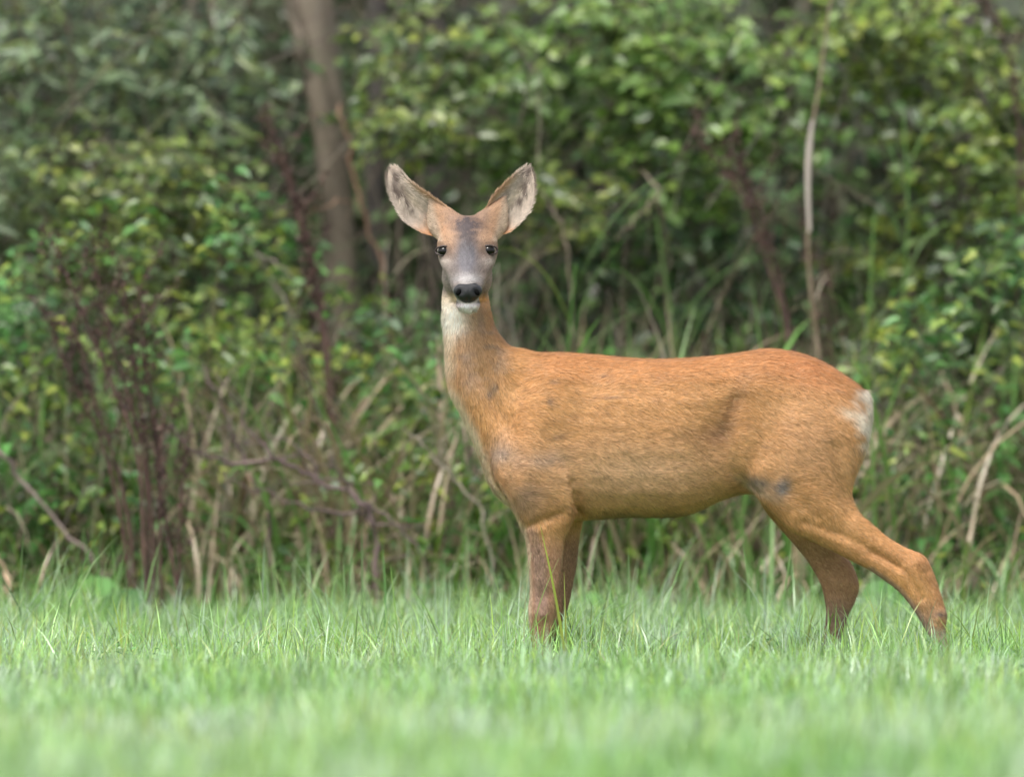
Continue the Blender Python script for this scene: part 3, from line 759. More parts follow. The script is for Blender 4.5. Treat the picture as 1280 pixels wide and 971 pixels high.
def stalk_tangle():
    """thin dead stalks and twigs, thousands of them, crossing one another all through the hedge"""
    cols = np.array([(.30,.22,.15), (.38,.32,.24), (.20,.15,.12), (.14,.10,.09), (.13,.075,.065), (.26,.23,.20), (.18,.20,.10), (.16,.22,.10)])
    parts = []
    for (n, y0, y1, z0, z1, l0, l1, r0, r1, up) in [(1900, 2.8, 4.6, 0, .35, .3, .8, .0012, .0030, 1.0), (1500, 3.6, 6.2, .2, 2.0, .25, .8, .001, .0028, .5), (700, 6, 8.5, 0, 1.8, .5, 1.4, .003, .007, .9)]:
        y = rng.uniform(y0, y1, n); x = rng.uniform(-1, 1, n) * (1.25 * (D + y) / D + .2); z = rng.uniform(z0, z1, n)
        L = rng.uniform(l0, l1, n); r = rng.uniform(r0, r1, n)
        d = np.stack([rng.normal(0, .45, n), rng.normal(0, .3, n), up + rng.normal(0, .35, n)], 1); d /= np.linalg.norm(d, axis=1, keepdims=True)
        bend = rng.normal(0, .22, (n, 3)); bend[:, 2] -= .12
        V = np.zeros((n, 15, 3)); p0 = np.stack([x, y, z], 1)
        e1 = np.cross(d, [0, 1, 0.01]); e1 /= np.linalg.norm(e1, axis=1, keepdims=True); e2 = np.cross(d, e1)
        for i in range(5):
            t = i / 4; c = p0 + d * (L * t)[:, None] + bend * (L * t * t)[:, None]; c[:, 2] = np.maximum(c[:, 2], .01)
            for k in range(3):
                th = 2 * math.pi * k / 3; rr = (r * (1 - .7 * t))[:, None]
                V[:, i * 3 + k] = c + (e1 * math.cos(th) + e2 * math.sin(th)) * rr
        f = np.array([(i * 3 + k, i * 3 + (k + 1) % 3, i * 3 + 3 + (k + 1) % 3, i * 3 + 3 + k) for i in range(4) for k in range(3)])
        F = (f[None] + (np.arange(n) * 15)[:, None, None]).reshape(-1, 4)
        c = cols[rng.integers(0, len(cols), n)] * (1 + .5 * (rng.random((n, 1)) - .5)) * (.6 if up == .5 else .95)
        parts.append((V.reshape(-1, 3), [F], np.repeat(c, 15, axis=0)))
    V, F, C = merge(parts)
    o = obj('dead_stalks', mesh_np('dead_stalks', V, F, DRYATTR, C)); tag(o, 'thin dead stalks and twigs tangled all through the hedge', 'stalks', kind='stuff')
stalk_tangle()

# ------------------------------------------------------------------ single tall blades close to the deer
def single_blade(label, px0, px1, top, y, width, col, bend=.3, ground_px=None):
    a = G0(px0, y); t = P(px1, top, y); n = 10; V = []; F = []
    for i in range(n + 1):
        u = i / n
        p = a.lerp(t, u) + Vector((bend * .05 * math.sin(math.pi * u), 0, 0))
        wd = width * .5 * (1 - u ** 2.5) + .0002
        V += [(p.x - wd, p.y, p.z), (p.x, p.y + wd * .5, p.z), (p.x + wd, p.y, p.z)]
    for i in range(n):
        k = i * 3; F += [(k, k + 1, k + 4, k + 3), (k + 1, k + 2, k + 5, k + 4)]
    V = np.array(V); C = np.tile(np.array(col), (len(V), 1)) * np.linspace(.8, 1.15, len(V))[:, None]
    o = obj('tall_grass', mesh_np('tall_grass', V - np.array(a), [np.array(F)], GRASSM, C), loc=a)
    tag(o, label, 'tall grass', 'long grass blades near the deer\'s legs')
single_blade('long yellow-green grass blade slanting across the near front leg', 711, 675, 655, -.35, .0065, (.30,.36,.06), .1)
single_blade('thin grass blade crossing the slanting blade on the front leg', 668, 699, 697, -.30, .0035, (.28,.34,.12), -.5)
single_blade('short upright grass blade on the right rim of the front leg', 709, 705, 714, -.33, .004, (.30,.34,.08), 0)
single_blade('pale grass blade along the left rim of the front leg', 658, 664, 690, -.33, .0025, (.36,.40,.22), -.2)
single_blade('grass blade standing left of the far hind leg', 958, 990, 668, .9, .005, (.2,.34,.12), .2)
single_blade('upright blade below the belly end', 935, 928, 676, .9, .0055, (.22,.36,.14), .2)
single_blade('pale blade leaning right between the front legs and mid belly', 778, 794, 706, .6, .003, (.38,.46,.3), 0)
single_blade('blade leaning left behind the mid belly', 782, 763, 712, .8, .0045, (.2,.34,.12), .2)
single_blade('sharp blade left of the deer\'s chest, above the meadow', 502, 488, 706, .3, .0045, (.26,.42,.12), 0)
single_blade('dark upright blade below the fork of the dead branch', 480, 478, 680, .9, .006, (.15,.30,.10), .1)
single_blade('blade pair member leaning right below the chest', 606, 578, 712, .6, .0045, (.24,.38,.14), 0)
single_blade('tall blade at the meadow edge left of the nose line', 330, 322, 700, .4, .0045, (.26,.42,.14), .1)
single_blade('pale upright blade left of the arching dead branch\'s foot', 412, 406, 730, .2, .004, (.3,.44,.24), .1)
single_blade('bright yellow-green blade in the grass below the dock stand', 150, 140, 745, .1, .0035, (.34,.46,.08), .2)

# ------------------------------------------------------------------ THE DEER
def ringloft(rings, sub=5, seg=22, expo=2.0):
    """rings: (Ax,Ay,Bx,By,Yc,hd) in photo pixels (A, B: the two outline points), Y in metres"""
    c = crom(rings, sub); V = []; n = seg
    for (ax, ay, bx, by, yc, hd) in c:
        a, b = P(ax, ay, 0), P(bx, by, 0); m = (a + b) / 2; h = (a - b) / 2
        for k in range(n):
            th = 2 * math.pi * k / n; co, si = math.cos(th), math.sin(th)
            e = 2 / expo
            u = math.copysign(abs(co) ** e, co); v_ = math.copysign(abs(si) ** e, si)
            V.append((m.x + h.x * u, yc + hd * v_, m.z + h.z * u))
    R = len(c)
    Q = [(i * n + k, i * n + (k + 1) % n, (i + 1) * n + (k + 1) % n, (i + 1) * n + k) for i in range(R - 1) for k in range(n)]
    V.append(tuple(np.mean(V[:n], 0))); V.append(tuple(np.mean(V[(R - 1) * n:R * n], 0)))
    T = [(len(V) - 2, (k + 1) % n, k) for k in range(n)] + [(len(V) - 1, (R - 1) * n + k, (R - 1) * n + (k + 1) % n) for k in range(n)]
    return np.array(V), np.array(Q), np.array(T)

def ellipsoid(px, py, y, rx, ry, rz, rot=0.0, n=16):
    c = P(px, py, 0); V = []; Q = []; T = []
    for i in range(1, n):
        ph = math.pi * i / n
        for k in range(2 * n):
            th = math.pi * k / n
            x, yy, z = rx * PXM * math.sin(ph) * math.cos(th), ry * math.sin(ph) * math.sin(th), rz * PXM * math.cos(ph)
            V.append((c.x + x * math.cos(rot) - z * math.sin(rot), y + yy, c.z + x * math.sin(rot) + z * math.cos(rot)))
    m = 2 * n
    for i in range(n - 2):
        for k in range(m): Q.append((i * m + k, (i + 1) * m + k, (i + 1) * m + (k + 1) % m, i * m + (k + 1) % m))
    V.append((c.x - rz * PXM * math.sin(rot), y, c.z + rz * PXM * math.cos(rot))); V.append((c.x + rz * PXM * math.sin(rot), y, c.z - rz * PXM * math.cos(rot)))
    for k in range(m):
        T.append((len(V) - 2, k, (k + 1) % m)); T.append((len(V) - 1, (n - 2) * m + (k + 1) % m, (n - 2) * m + k))
    return np.array(V), np.array(Q), np.array(T)

trunk = [(604,560, 606,598, .0,.030), (616,520, 618,618, .0,.055), (636,468, 640,636, .0,.078), (664,442, 668,648, .0,.096), (700,440, 704,652, .0,.106),
         (740,443, 742,649, .0,.114), (780,447, 780,646, .0,.121), (820,449, 820,646, .0,.123), (860,447.5, 860,643, .0,.118), (900,444, 900,626, .0,.108),
         (930,440, 932,617, .0,.103), (957,436, 957,622, .0,.102), (985,438, 985,630, .0,.100), (1010,444.5, 1010,630, .0,.096), (1034,455, 1034,622, .0,.088),
         (1056,469, 1056,605, .0,.074), (1074,482, 1072,585, .0,.055), (1085,497, 1084,560, .0,.030)]
neck = [(560,325, 604,325, .040,.034), (555,352, 608,352, .036,.038), (552,380, 612,380, .030,.042), (554,410, 619,408, .024,.045), (556,435, 634,428, .016,.050),
        (557,465, 652,452, .008,.056), (562,492, 672,474, .002,.064), (577,520, 690,505, .0,.072), (594,560, 700,545, .0,.080), (606,596, 700,590, .0,.075)]
fore_n = [(640,500, 700,500, -.050,.040), (618,548, 710,540, -.062,.046), (614,592, 717,585, -.070,.048), (634,625, 721,622, -.074,.044), (648,652, 718,648, -.074,.036),
          (656,674, 707,672, -.074,.028), (660,703, 703,703, -.074,.023), (662,734, 699,736, -.074,.019), (660,762, 694,764, -.074,.020), (662,786, 691,788, -.074,.016),
          (665,808, 688,809, -.074,.013), (664,826, 687,829, -.074,.013)]
fore_f = [(672,600, 726,600, .060,.040), (680,640, 731,642, .066,.034), (688,667, 726,667, .068,.026), (690,703, 722,703, .068,.020), (689,734, 716,734, .068,.017), (684,758, 711,758, .068,.018),
          (680,785, 703,785, .068,.014), (677,808, 697,808, .068,.012), (675,828, 697,829, .068,.013)]
hind_n = [(945,470, 1062,490, -.035,.050), (930,520, 1084,528, -.050,.056), (926,570, 1080,565, -.058,.056), (938,614, 1067,600, -.064,.052), (964,643, 1064,620, -.068,.044),
          (988,664, 1073,640, -.072,.036), (1026,682, 1088,653, -.074,.029), (1060,699, 1108,670, -.076,.023), (1090,715, 1130,683, -.078,.019), (1117,735, 1153,693, -.080,.019),
          (1132,751, 1164,713, -.080,.017), (1145,770, 1174,742, -.080,.0145), (1154,786, 1181,766, -.080,.0135), (1161,798, 1179,787, -.080,.0115), (1168,814, 1184,808, -.080,.011), (1174,828, 1190,824, -.080,.013)]
hind_f = [(942,560, 1050,560, .050,.050), (944,605, 1054,605, .056,.046), (951,632, 1052,640, .062,.040), (972,657, 1050,665, .066,.034), (995,683, 1056,688, .068,.027),
          (1012,704, 1068,708, .070,.022), (1025,727, 1076,731, .070,.020), (1031,745, 1071,752, .070,.017), (1034,765, 1063,768, .070,.014), (1032,786, 1057,789, .070,.012), (1028,806, 1052,809, .070,.011), (1024,826, 1050,829, .070,.013)]

ear_root = [(572,306, 590,278, .022,.022), (553,303, 576,268, .024,.021), (543,298, 564,260, .026,.017), (538,292, 552,252, .027,.011), (535,287, 542,245, .028,.006), (533,282, 536,240, .029,.003)]
def head_loft():
    # (Y, py centre, half width px, half height px, centre px x)
    rg = [(.080,306,14,16), (.062,304,28,27), (.035,304,34,34), (.008,307,37.5,37), (-.018,314,39,35), (-.040,325,36,31.5), (-.062,338,30,27.5), (-.084,349,24,24.5), (-.104,358,20,22), (-.122,365,18,18.5), (-.134,369,15,14), (-.140,371,9,8)]
    c = crom([(r[0], r[1], r[2], r[3]) for r in rg], 4); n = 24; V = []
    for i, (y, py, hw, hh) in enumerate(c):
        p = P(584.5, py, 0)
        j0, j1 = c[max(0, i - 1)], c[min(len(c) - 1, i + 1)]
        t = Vector((0, j1[0] - j0[0], -(j1[1] - j0[1]) * PXM)).normalized(); upv = Vector((0, t.z, -t.y)) * -1
        if upv.z < 0: upv = -upv
        for k in range(n):
            th = 2 * math.pi * k / n; co, si = math.cos(th), math.sin(th)
            # forehead a little flatter, narrower jaw below
            wv = hw * (1 - .22 * max(0, -si)) * (1 - .20 * max(0, si) ** 2)
            V.append((p.x + wv * PXM * co, y + upv.y * hh * PXM * si, p.z + upv.z * hh * PXM * si))
    R = len(c)
    Q = [(i * n + k, i * n + (k + 1) % n, (i + 1) * n + (k + 1) % n, (i + 1) * n + k) for i in range(R - 1) for k in range(n)]
    V.append(tuple(np.mean(V[:n], 0))); V.append(tuple(np.mean(V[(R - 1) * n:R * n], 0)))
    T = [(len(V) - 2, (k + 1) % n, k) for k in range(n)] + [(len(V) - 1, (R - 1) * n + k, (R - 1) * n + (k + 1) % n) for k in range(n)]
    return np.array(V), np.array(Q), np.array(T)

def smoothstep(a, b, x): t = np.clip((x - a) / (b - a), 0, 1); return t * t * (3 - 2 * t)
def seg_dist(px, py, poly):
    d = np.full(len(px), 1e9)
    for (x0, y0), (x1, y1) in zip(poly[:-1], poly[1:]):
        dx, dy = x1 - x0, y1 - y0; t = np.clip(((px - x0) * dx + (py - y0) * dy) / (dx * dx + dy * dy), 0, 1)
        d = np.minimum(d, np.hypot(px - x0 - t * dx, py - y0 - t * dy))
    return d
def blob(px, py, cx, cy, rx, ry, rot=0.0):
    c, s = math.cos(rot), math.sin(rot); x, y = px - cx, py - cy
    u = (x * c + y * s) / rx; v = (-x * s + y * c) / ry
    return np.exp(-(u * u + v * v))

def vnoise(p, scale, seed=0):
    """cheap smooth value noise on numpy points (n,3)"""
    q = p * scale + seed * 17.3; i = np.floor(q).astype(np.int64); f = q - i; f = f * f * (3 - 2 * f)
    def h(a, b, c):
        n = (a * 374761393 + b * 668265263 + c * 2147483647 + seed * 974711) & 0xffffffff
        n = ((n ^ (n >> 13)) * 1274126177) & 0xffffffff
        return ((n ^ (n >> 16)) & 0xffff) / 65535.0
    r = 0
    for dx in (0, 1):
        for dy in (0, 1):
            for dz in (0, 1):
                wgt = (f[:, 0] if dx else 1 - f[:, 0]) * (f[:, 1] if dy else 1 - f[:, 1]) * (f[:, 2] if dz else 1 - f[:, 2])
                r = r + wgt * h(i[:, 0] + dx, i[:, 1] + dy, i[:, 2] + dz)
    return r

def to_px(V): return V[:, 0] / PXM + 640, 845 - V[:, 2] / PXM

def fur_colour(V, N):
    """coat colour at points of the body, with some painted light and shade"""
    px, py = to_px(V); Y = V[:, 1]; n = len(V)
    def mix(c, col, k): return c + (np.array(col)[None] - c) * np.clip(k, 0, 1)[:, None]
    n1 = vnoise(V, 18, 1); n2 = vnoise(V * np.array([.5, 1, 1.6]), 60, 2); n3 = vnoise(V, 140, 3); n4 = vnoise(V, 35, 5)
    c = np.tile(np.array([.52, .255, .090]), (n, 1))
    c = mix(c, (.61, .335, .145), .55 * n1 * (py > 480) + .3 * (n2 - .3))
    strk = vnoise(V * np.array([.35, 1, 1.5]), 120, 14); c = mix(c, (.36, .175, .085), .28 * smoothstep(.5, .85, strk) * smoothstep(.3, .7, n4))
    body = (px > 600) & (py > 430)
    # redder saddle and croup
    c = mix(c, (.48, .20, .070), .6 * smoothstep(505, 448, py) * smoothstep(640, 700, px))
    c = mix(c, (.44, .165, .06), .6 * blob(px, py, 1010, 462, 60, 26, .35))
    # paler flank, belly side
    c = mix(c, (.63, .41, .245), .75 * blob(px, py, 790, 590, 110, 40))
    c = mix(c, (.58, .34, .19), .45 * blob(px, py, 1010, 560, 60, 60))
    c = mix(c, (.20, .11, .06), .7 * smoothstep(634, 647, py + 6 * (n4 - .5)) * ((px > 735) & (px < 890) & (py < 660)))  # belly shading painted in along the lower edge
    # darker smudge in front of the thigh
    c = mix(c, (.27, .135, .065), .7 * blob(px, py, 905, 525, 14, 38, .45) + .5 * blob(px, py, 880, 543, 34, 12) + .3 * blob(px, py, 925, 480, 10, 30, .5))
    # grey worn patches
    gr = (.30, .25, .23)
    mott = .45 + .9 * (n4 - .2)
    c = mix(c, (.33, .26, .22), 1.0 * mott * (blob(px, py, 628, 568, 17, 22) + blob(px, py, 682, 572, 22, 11) + .5 * blob(px, py, 655, 620, 22, 26)))
    c = mix(c, (.26, .155, .11), .45 * blob(px, py, 660, 625, 20, 30))
    c = mix(c, (.12, .085, .075), .9 * (blob(px, py, 618, 484, 4.5, 7, .4) + blob(px, py, 611, 492, 4, 5) + .7 * blob(px, py, 686, 501, 5, 5)))
    c = mix(c, (.2, .12, .08), .6 * (blob(px, py, 752, 471, 6, 2.5) + blob(px, py, 690, 478, 7, 3) + blob(px, py, 762, 497, 12, 2) + blob(px, py, 696, 545, 12, 3, -.3)) + .5 * blob(px, py, 952, 557, 3.5, 2.5))
    c = mix(c, (.25, .205, .19), .85 * (1.3 * blob(px, py, 974, 608, 9, 13, .3) + 1.0 * blob(px, py, 945, 602, 18, 8, .25)) )
    c = mix(c, (.55, .44, .36), .55 * blob(px, py, 945, 612, 26, 6, .5))
    # scattered dark flecks
    fl = smoothstep(.80, .92, vnoise(V * np.array([.6, 1, 1]), 90, 9)) * body
    c = mix(c, (.25, .13, .08), .12 * fl)
    # throat and neck: grizzled grey-tan, pale rim at the left
    nk = smoothstep(520, 440, py) * smoothstep(648, 615, px) * (py > 375)
    c = mix(c, (.44, .25, .12), .8 * nk)
    c = mix(c, (.20, .15, .12), .55 * nk * smoothstep(.42, .75, n2) * smoothstep(395, 420, py))
    c = mix(c, (.23, .17, .14), .55 * blob(px, py, 600, 400, 6, 20, -.1) + .4 * blob(px, py, 583, 455, 12, 45))
    lw = smoothstep(574, 558, px + (n4 - .5) * 6) * smoothstep(500, 450, py) * (py > 365)
    c = mix(c, (.74, .60, .44), .85 * lw)
    c = mix(c, (.86, .78, .68), 1.4 * blob(px, py, 566, 397, 17, 19) * (py > 368))
    # brisket rim: light along the chest edge, painted pale into the coat
    c = mix(c, (.80, .62, .45), 1.0 * smoothstep(16, 4, seg_dist(px, py, [(560,490),(588,540),(607,600),(626,628),(646,660)])))
    # legs: browner, grey-purple along the front
    leg = smoothstep(650, 700, py)
    c = mix(c, (.31, .17, .11), .85 * leg * (px < 900))
    c = mix(c, (.22, .15, .13), .6 * smoothstep(14, 4, seg_dist(px, py, [(664,665),(674,700),(676,760)])) * (px < 760) * (py > 650))
    c = mix(c, (.50, .23, .10), .5 * leg * (px > 900) * smoothstep(735, 690, py))
    c = mix(c, (.24, .13, .08), .85 * leg * (px < 900) * (Y > .02))  # far foreleg: the body's shade painted in as darker coat
    c = mix(c, (.30, .165, .10), .8 * ((px > 900) & (Y > 0.02)) * smoothstep(640, 690, py))  # far hind leg darkened likewise, shade put into the coat colour
    c = mix(c, (.22, .15, .125), .75 * smoothstep(735, 775, py) * (px > 900) * (.4 + n4))
    c = mix(c, (.24, .17, .15), .7 * smoothstep(9, 2, seg_dist(px, py, [(1085,712),(1118,735),(1138,758),(1155,785)])) * (Y < 0))
    c = mix(c, (.42, .2, .09), .7 * smoothstep(10, 3, seg_dist(px, py, [(1150,700),(1165,730),(1172,752)])))
    c = mix(c, (.52, .38, .27), .8 * smoothstep(5, 1.5, seg_dist(px, py, [(652,655),(659,680),(662,735),(661,780)])) * (Y < 0))
    c = mix(c, (.06, .045, .04), .85 * blob(px, py, 1172, 766, 8, 3.5))
    c = mix(c, (.36, .26, .22), .8 * smoothstep(778, 790, py) * (px > 1100))
    c = mix(c, (.50, .28, .17), .6 * blob(px, py, 690, 775, 5, 20, .3))
    # rump patch
    rw = smoothstep(1062, 1084, px + (n2 - .5) * 20 + (py < 500) * 4) * smoothstep(590, 545, py) * smoothstep(482, 490, py)
    c = mix(c, (.70, .63, .53), .95 * rw)
    c = mix(c, (.74, .62, .48), .8 * blob(px, py, 1062, 517, 16, 7, .3))
    # inside of the near thigh rim
    # --- head
    hd = np.where(Y < -.05, smoothstep(402, 398, py), smoothstep(376, 362, py)) * (px > 530) * (px < 640) * (Y < .05)
    fc = np.tile(np.array([.34, .21, .135]), (n, 1))
    fc = mix(fc, (.23, .19, .17), .9 * smoothstep(308, 335, py))                     # grey-brown cheeks
    fc = mix(fc, (.13, .12, .13), 1.4 * blob(px, py, 584, 322, 14, 30))                   # blue-grey bridge
    fc = mix(fc, (.065, .05, .05), 2.1 * (blob(px, py, 584, 286, 20, 15) + .35 * blob(px, py, 584, 305, 13, 10)) * (.15 + n3))      # dark mottled forehead
    fc = mix(fc, (.42, .26, .16), .8 * (blob(px, py, 562, 297, 9, 12) + blob(px, py, 607, 297, 9, 12)))
    fc = mix(fc, (.48, .40, .35), .9 * (blob(px, py, 557, 328, 9, 5) + blob(px, py, 611, 329, 9, 6)))
    fc = mix(fc, (.48, .45, .44), .8 * blob(px, py, 585, 350, 19, 6))                     # pale band above the nose
    fc = mix(fc, (.28, .20, .17), .6 * (blob(px, py, 608, 345, 8, 14)))
    fc = mix(fc, (.05, .035, .03), 1.2 * (blob(px, py, 553, 315, 10, 7.5) + blob(px, py, 613, 314, 10, 7.5)) * (Y < .02))
    fc = mix(fc, (.05, .045, .045), 1.3 * (blob(px, py, 570, 369, 6, 8) + blob(px, py, 600, 369, 6, 8)))
    fc = mix(fc, (.90, .78, .79), 2.0 * blob(px, py, 586, 388, 16, 8))
    c = c + (fc - c) * hd[:, None]
    ax_ = np.abs(px - 584.5)
    c = mix(c, (.44, .26, .155), .8 * (py < 303) * smoothstep(22, 32, ax_) * (ax_ < 60) * (py < 310))
    c = mix(c, (.47, .36, .27), .9 * (py < 303) * smoothstep(34, 44, ax_ + (py - 270) * .25) * (ax_ < 60))
    # bare fine grain
    c = c * (1 + .22 * (n3 - .5)[:, None]) * (1 + .16 * (n2 - .5)[:, None])
    return np.clip(c, .02, .9)

def build_deer():
    base = P(860, 845, 0); base.z = 0
    root = empty('roe_deer', base, 'tan roe deer doe standing side-on in the meadow, looking at the camera', 'deer')
    pieces = [ringloft(trunk, expo=2.15), ringloft(neck), ringloft(fore_n), ringloft(fore_f), ringloft(hind_n), ringloft(hind_f), head_loft(),
              ellipsoid(584, 345, .008, 31.5, .055, 34), ellipsoid(585.5, 380.5, -.110, 15.5, .028, 10.5),       # jaw, chin
              ellipsoid(1078, 524, 0, 12, .040, 38, -.08),                                         # rump patch
              ellipsoid(640, 470, 0, 42, .062, 34, .5), ringloft(ear_root), ringloft([(1169 - a, b, 1169 - c, d, e, f) for a, b, c, d, e, f in ear_root])]
    # brow ridges over the eyes
    pieces += [ellipsoid(559, 306, -.016, 12, .018, 7, .25), ellipsoid(610, 306, -.016, 12, .018, 7, -.25)]
    V, Q, T, o = [], [], [], 0
    for v, q, t in pieces: V.append(v); Q.append(q + o); T.append(t + o); o += len(v)
    src = mesh_np('body', np.concatenate(V), [np.concatenate(Q), np.concatenate(T)])
    so = bpy.data.objects.new('body_source', src); COL.objects.link(so)
    m = so.modifiers.new('r', 'REMESH'); m.mode = 'VOXEL'; m.voxel_size = .0034; m.adaptivity = 0
    s = so.modifiers.new('s', 'SMOOTH'); s.factor = .5; s.iterations = 9
    dg = bpy.context.evaluated_depsgraph_get()
    me = bpy.data.meshes.new_from_object(so.evaluated_get(dg)); me.name = 'body'
    bpy.data.objects.remove(so)
    n = len(me.vertices); co = np.empty(n * 3, np.float32); me.vertices.foreach_get('co', co); co = co.reshape(-1, 3).astype(float)
    no = np.empty(n * 3, np.float32); me.vertices.foreach_get('normal', no); no = no.reshape(-1, 3).astype(float)
    px, py = to_px(co)
    # melt the joints (neck root, elbow, stifle) into one another
    ed = np.empty(len(me.edges) * 2, np.int32); me.edges.foreach_get('vertices', ed); ed = ed.reshape(-1, 2)
    deg = np.bincount(ed.ravel(), minlength=n).astype(float)[:, None]
    mk = np.clip(blob(px, py, 650, 480, 55, 60) * 1.6 + blob(px, py, 690, 615, 40, 45) * 1.1 + blob(px, py, 1000, 590, 90, 60) * 1.2 + blob(px, py, 612, 590, 30, 50), 0, 1)[:, None] * .9
    mk2 = (blob(px, py, 584, 300, 55, 40) * .8)[:, None]
    for it in range(70):
        w_ = mk if it >= 14 else np.maximum(mk, mk2)
        acc = np.zeros_like(co)
        for ax in range(3):
            acc[:, ax] = np.bincount(ed[:, 0], co[ed[:, 1], ax], n) + np.bincount(ed[:, 1], co[ed[:, 0], ax], n)
        co += (acc / deg - co) * w_ * .8
    me.vertices.foreach_set('co', co.astype(np.float32).ravel()); me.update()
    no = np.empty(n * 3, np.float32); me.vertices.foreach_get('normal', no); no = no.reshape(-1, 3).astype(float)
    px, py = to_px(co); near = smoothstep(.15, .6, -no[:, 1])
    # muscle and bone relief
    dsp = np.zeros(n)
    def groove(poly, w, d): dsp[:] -= 1.45 * d * np.exp(-(seg_dist(px, py, poly) / w) ** 2) * near
    groove([(713,603),(718,620),(722,642)], 5, .005); groove([(718,618),(722,642)], 5, .006); groove([(704,575),(712,600)], 7, .002); dsp += .004 * np.exp(-(seg_dist(px, py, [(703,592),(711,618),(714,636)]) / 5) ** 2) * near; pass
    groove([(700,640),(660,655)], 6, .004)
    groove([(640,520),(622,560),(614,596)], 7, .003)
    groove([(918,500),(908,545),(915,590),(935,616)], 12, .006)
    groove([(600,470),(625,520),(640,540)], 10, .004)
    groove([(1000,650),(1060,672),(1120,705)], 6, .0035)
    groove([(985,610),(1010,640),(1050,660)], 10, .003)
    groove([(1040,560),(1048,600),(1060,640)], 9, .004)
    dsp += .014 * blob(px, py, 665, 590, 38, 40) * near          # shoulder and upper arm
    dsp += .010 * blob(px, py, 676, 515, 24, 45, .3) * near       # shoulder blade
    dsp -= .015 * blob(px, py, 893, 535, 22, 36, .2) * near       # flank hollow
    dsp += .010 * blob(px, py, 940, 480, 18, 20) * near           # hip
    dsp += .011 * blob(px, py, 985, 560, 40, 45) * near           # thigh
    dsp += .006 * blob(px, py, 948, 590, 16, 16) * near           # stifle
    dsp -= .005 * blob(px, py, 725, 520, 22, 50) * near
    for k in range(6): groove([(748 + k * 24, 505), (742 + k * 24, 560), (754 + k * 24 + 5 * (k % 2), 612 - 9 * (k % 3))], 7, .0004)
    dsp += .006 * blob(px, py, 700, 470, 30, 16, .2) * near - .005 * blob(px, py, 735, 480, 16, 30) * near
    dsp += .006 * blob(px, py, 850, 470, 60, 12) * near + .005 * blob(px, py, 820, 610, 70, 20) * near
    dsp += .005 * blob(px, py, 676, 765, 9, 11) * near - .004 * blob(px, py, 680, 742, 10, 8) * near
    groove([(1146,705),(1158,735),(1166,765)], 3.5, .0025); groove([(1088,690),(1128,712),(1150,745)], 4, .003)
    groove([(672,690),(676,735),(678,760)], 3.5, .002); groove([(668,780),(676,810)], 3, .002)
    dsp += .004 * blob(px, py, 1172, 768, 8, 8) * near + .003 * blob(px, py, 1148, 702, 8, 8) * near
    # eye sockets, nostril wings, mouth line
    dsp -= .002 * (blob(px, py, 554, 315, 10, 8) + blob(px, py, 612, 314, 10, 8)) * (no[:, 1] < .2)
    dsp -= .003 * (blob(px, py, 568, 345, 6, 10) + blob(px, py, 602, 345, 6, 10)) * (no[:, 1] < 0)
    dsp -= .004 * np.exp(-(seg_dist(px, py, [(566, 378), (585, 381), (604, 378)]) / 2.5) ** 2) * (no[:, 1] < 0)
    dsp += .0009 * (vnoise(co, 24, 4) - .5) * (py > 400)
    co += no * dsp[:, None]
    co_l = co - np.array(base)
    me.vertices.foreach_set('co', co_l.astype(np.float32).ravel()); me.update()
    me.polygons.foreach_set('use_smooth', np.ones(len(me.polygons), bool))
    me.vertices.foreach_get('normal', nb := np.empty(n * 3, np.float32)); no = nb.reshape(-1, 3).astype(float)
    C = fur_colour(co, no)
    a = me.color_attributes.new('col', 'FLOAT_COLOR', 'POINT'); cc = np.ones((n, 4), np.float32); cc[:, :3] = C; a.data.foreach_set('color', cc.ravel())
    FUR = attr_mat('deer_coat', rough=.75, spec=.25, nscale=160, namt=.18, sheen=.25, bump=.3)
    me.materials.clear(); me.materials.append(FUR)
    body = obj('body', me, root)
    # ---- coat hairs
    me.calc_loop_triangles(); nt_ = len(me.loop_triangles); tri = np.empty(nt_ * 3, np.int32); me.loop_triangles.foreach_get('vertices', tri); tri = tri.reshape(-1, 3)
    A, B, Cc = co[tri[:, 0]], co[tri[:, 1]], co[tri[:, 2]]
    area = np.linalg.norm(np.cross(B - A, Cc - A), axis=1)
    cen = (A + B + Cc) / 3; pxc, pyc = to_px(cen)
    nrm = no[tri].mean(1)
    wgt = area * np.where(nrm[:, 1] > .45, .15, 1.0) * np.where(pyc < 400, 2.2, 1.0)
    cdf = np.cumsum(wgt); cdf /= cdf[-1]
    M = 230000; idx = np.searchsorted(cdf, rng.random(M)); u = rng.random((M, 2)); f = u.sum(1) > 1; u[f] = 1 - u[f]
    pos = A[idx] + (B - A)[idx] * u[:, :1] + (Cc - A)[idx] * u[:, 1:]
    nn = nrm[idx]; nn /= np.linalg.norm(nn, axis=1, keepdims=True)
    hx, hy = to_px(pos)
    flow = np.tile(np.array([1.0, 0, -.30]), (M, 1))
    L_ok = ~(((np.hypot((hx - 554) / 8.5, (hy - 315) / 7.5) < 1) | (np.hypot((hx - 612.3) / 8.5, (hy - 314) / 7.5) < 1) | (np.hypot((hx - 585) / 19, (hy - 367) / 13.5) < 1)) & (pos[:, 1] < .01))
    neckm = smoothstep(660, 610, hx) * (hy < 560) * (hy > 385)
    flow += neckm[:, None] * np.array([-.6, 0, -1.6])
    legm = smoothstep(600, 660, hy); flow = flow * (1 - legm[:, None]) + legm[:, None] * np.array([.15, 0, -1.0])
    hindm = smoothstep(590, 640, hy) * (hx > 930); flow += hindm[:, None] * np.array([.6, 0, 0])
    rumpm = smoothstep(1000, 1070, hx) * (hy < 620); flow += rumpm[:, None] * np.array([-.2, 0, -.9])
    hdm = (hy < 385) & (hx < 640)
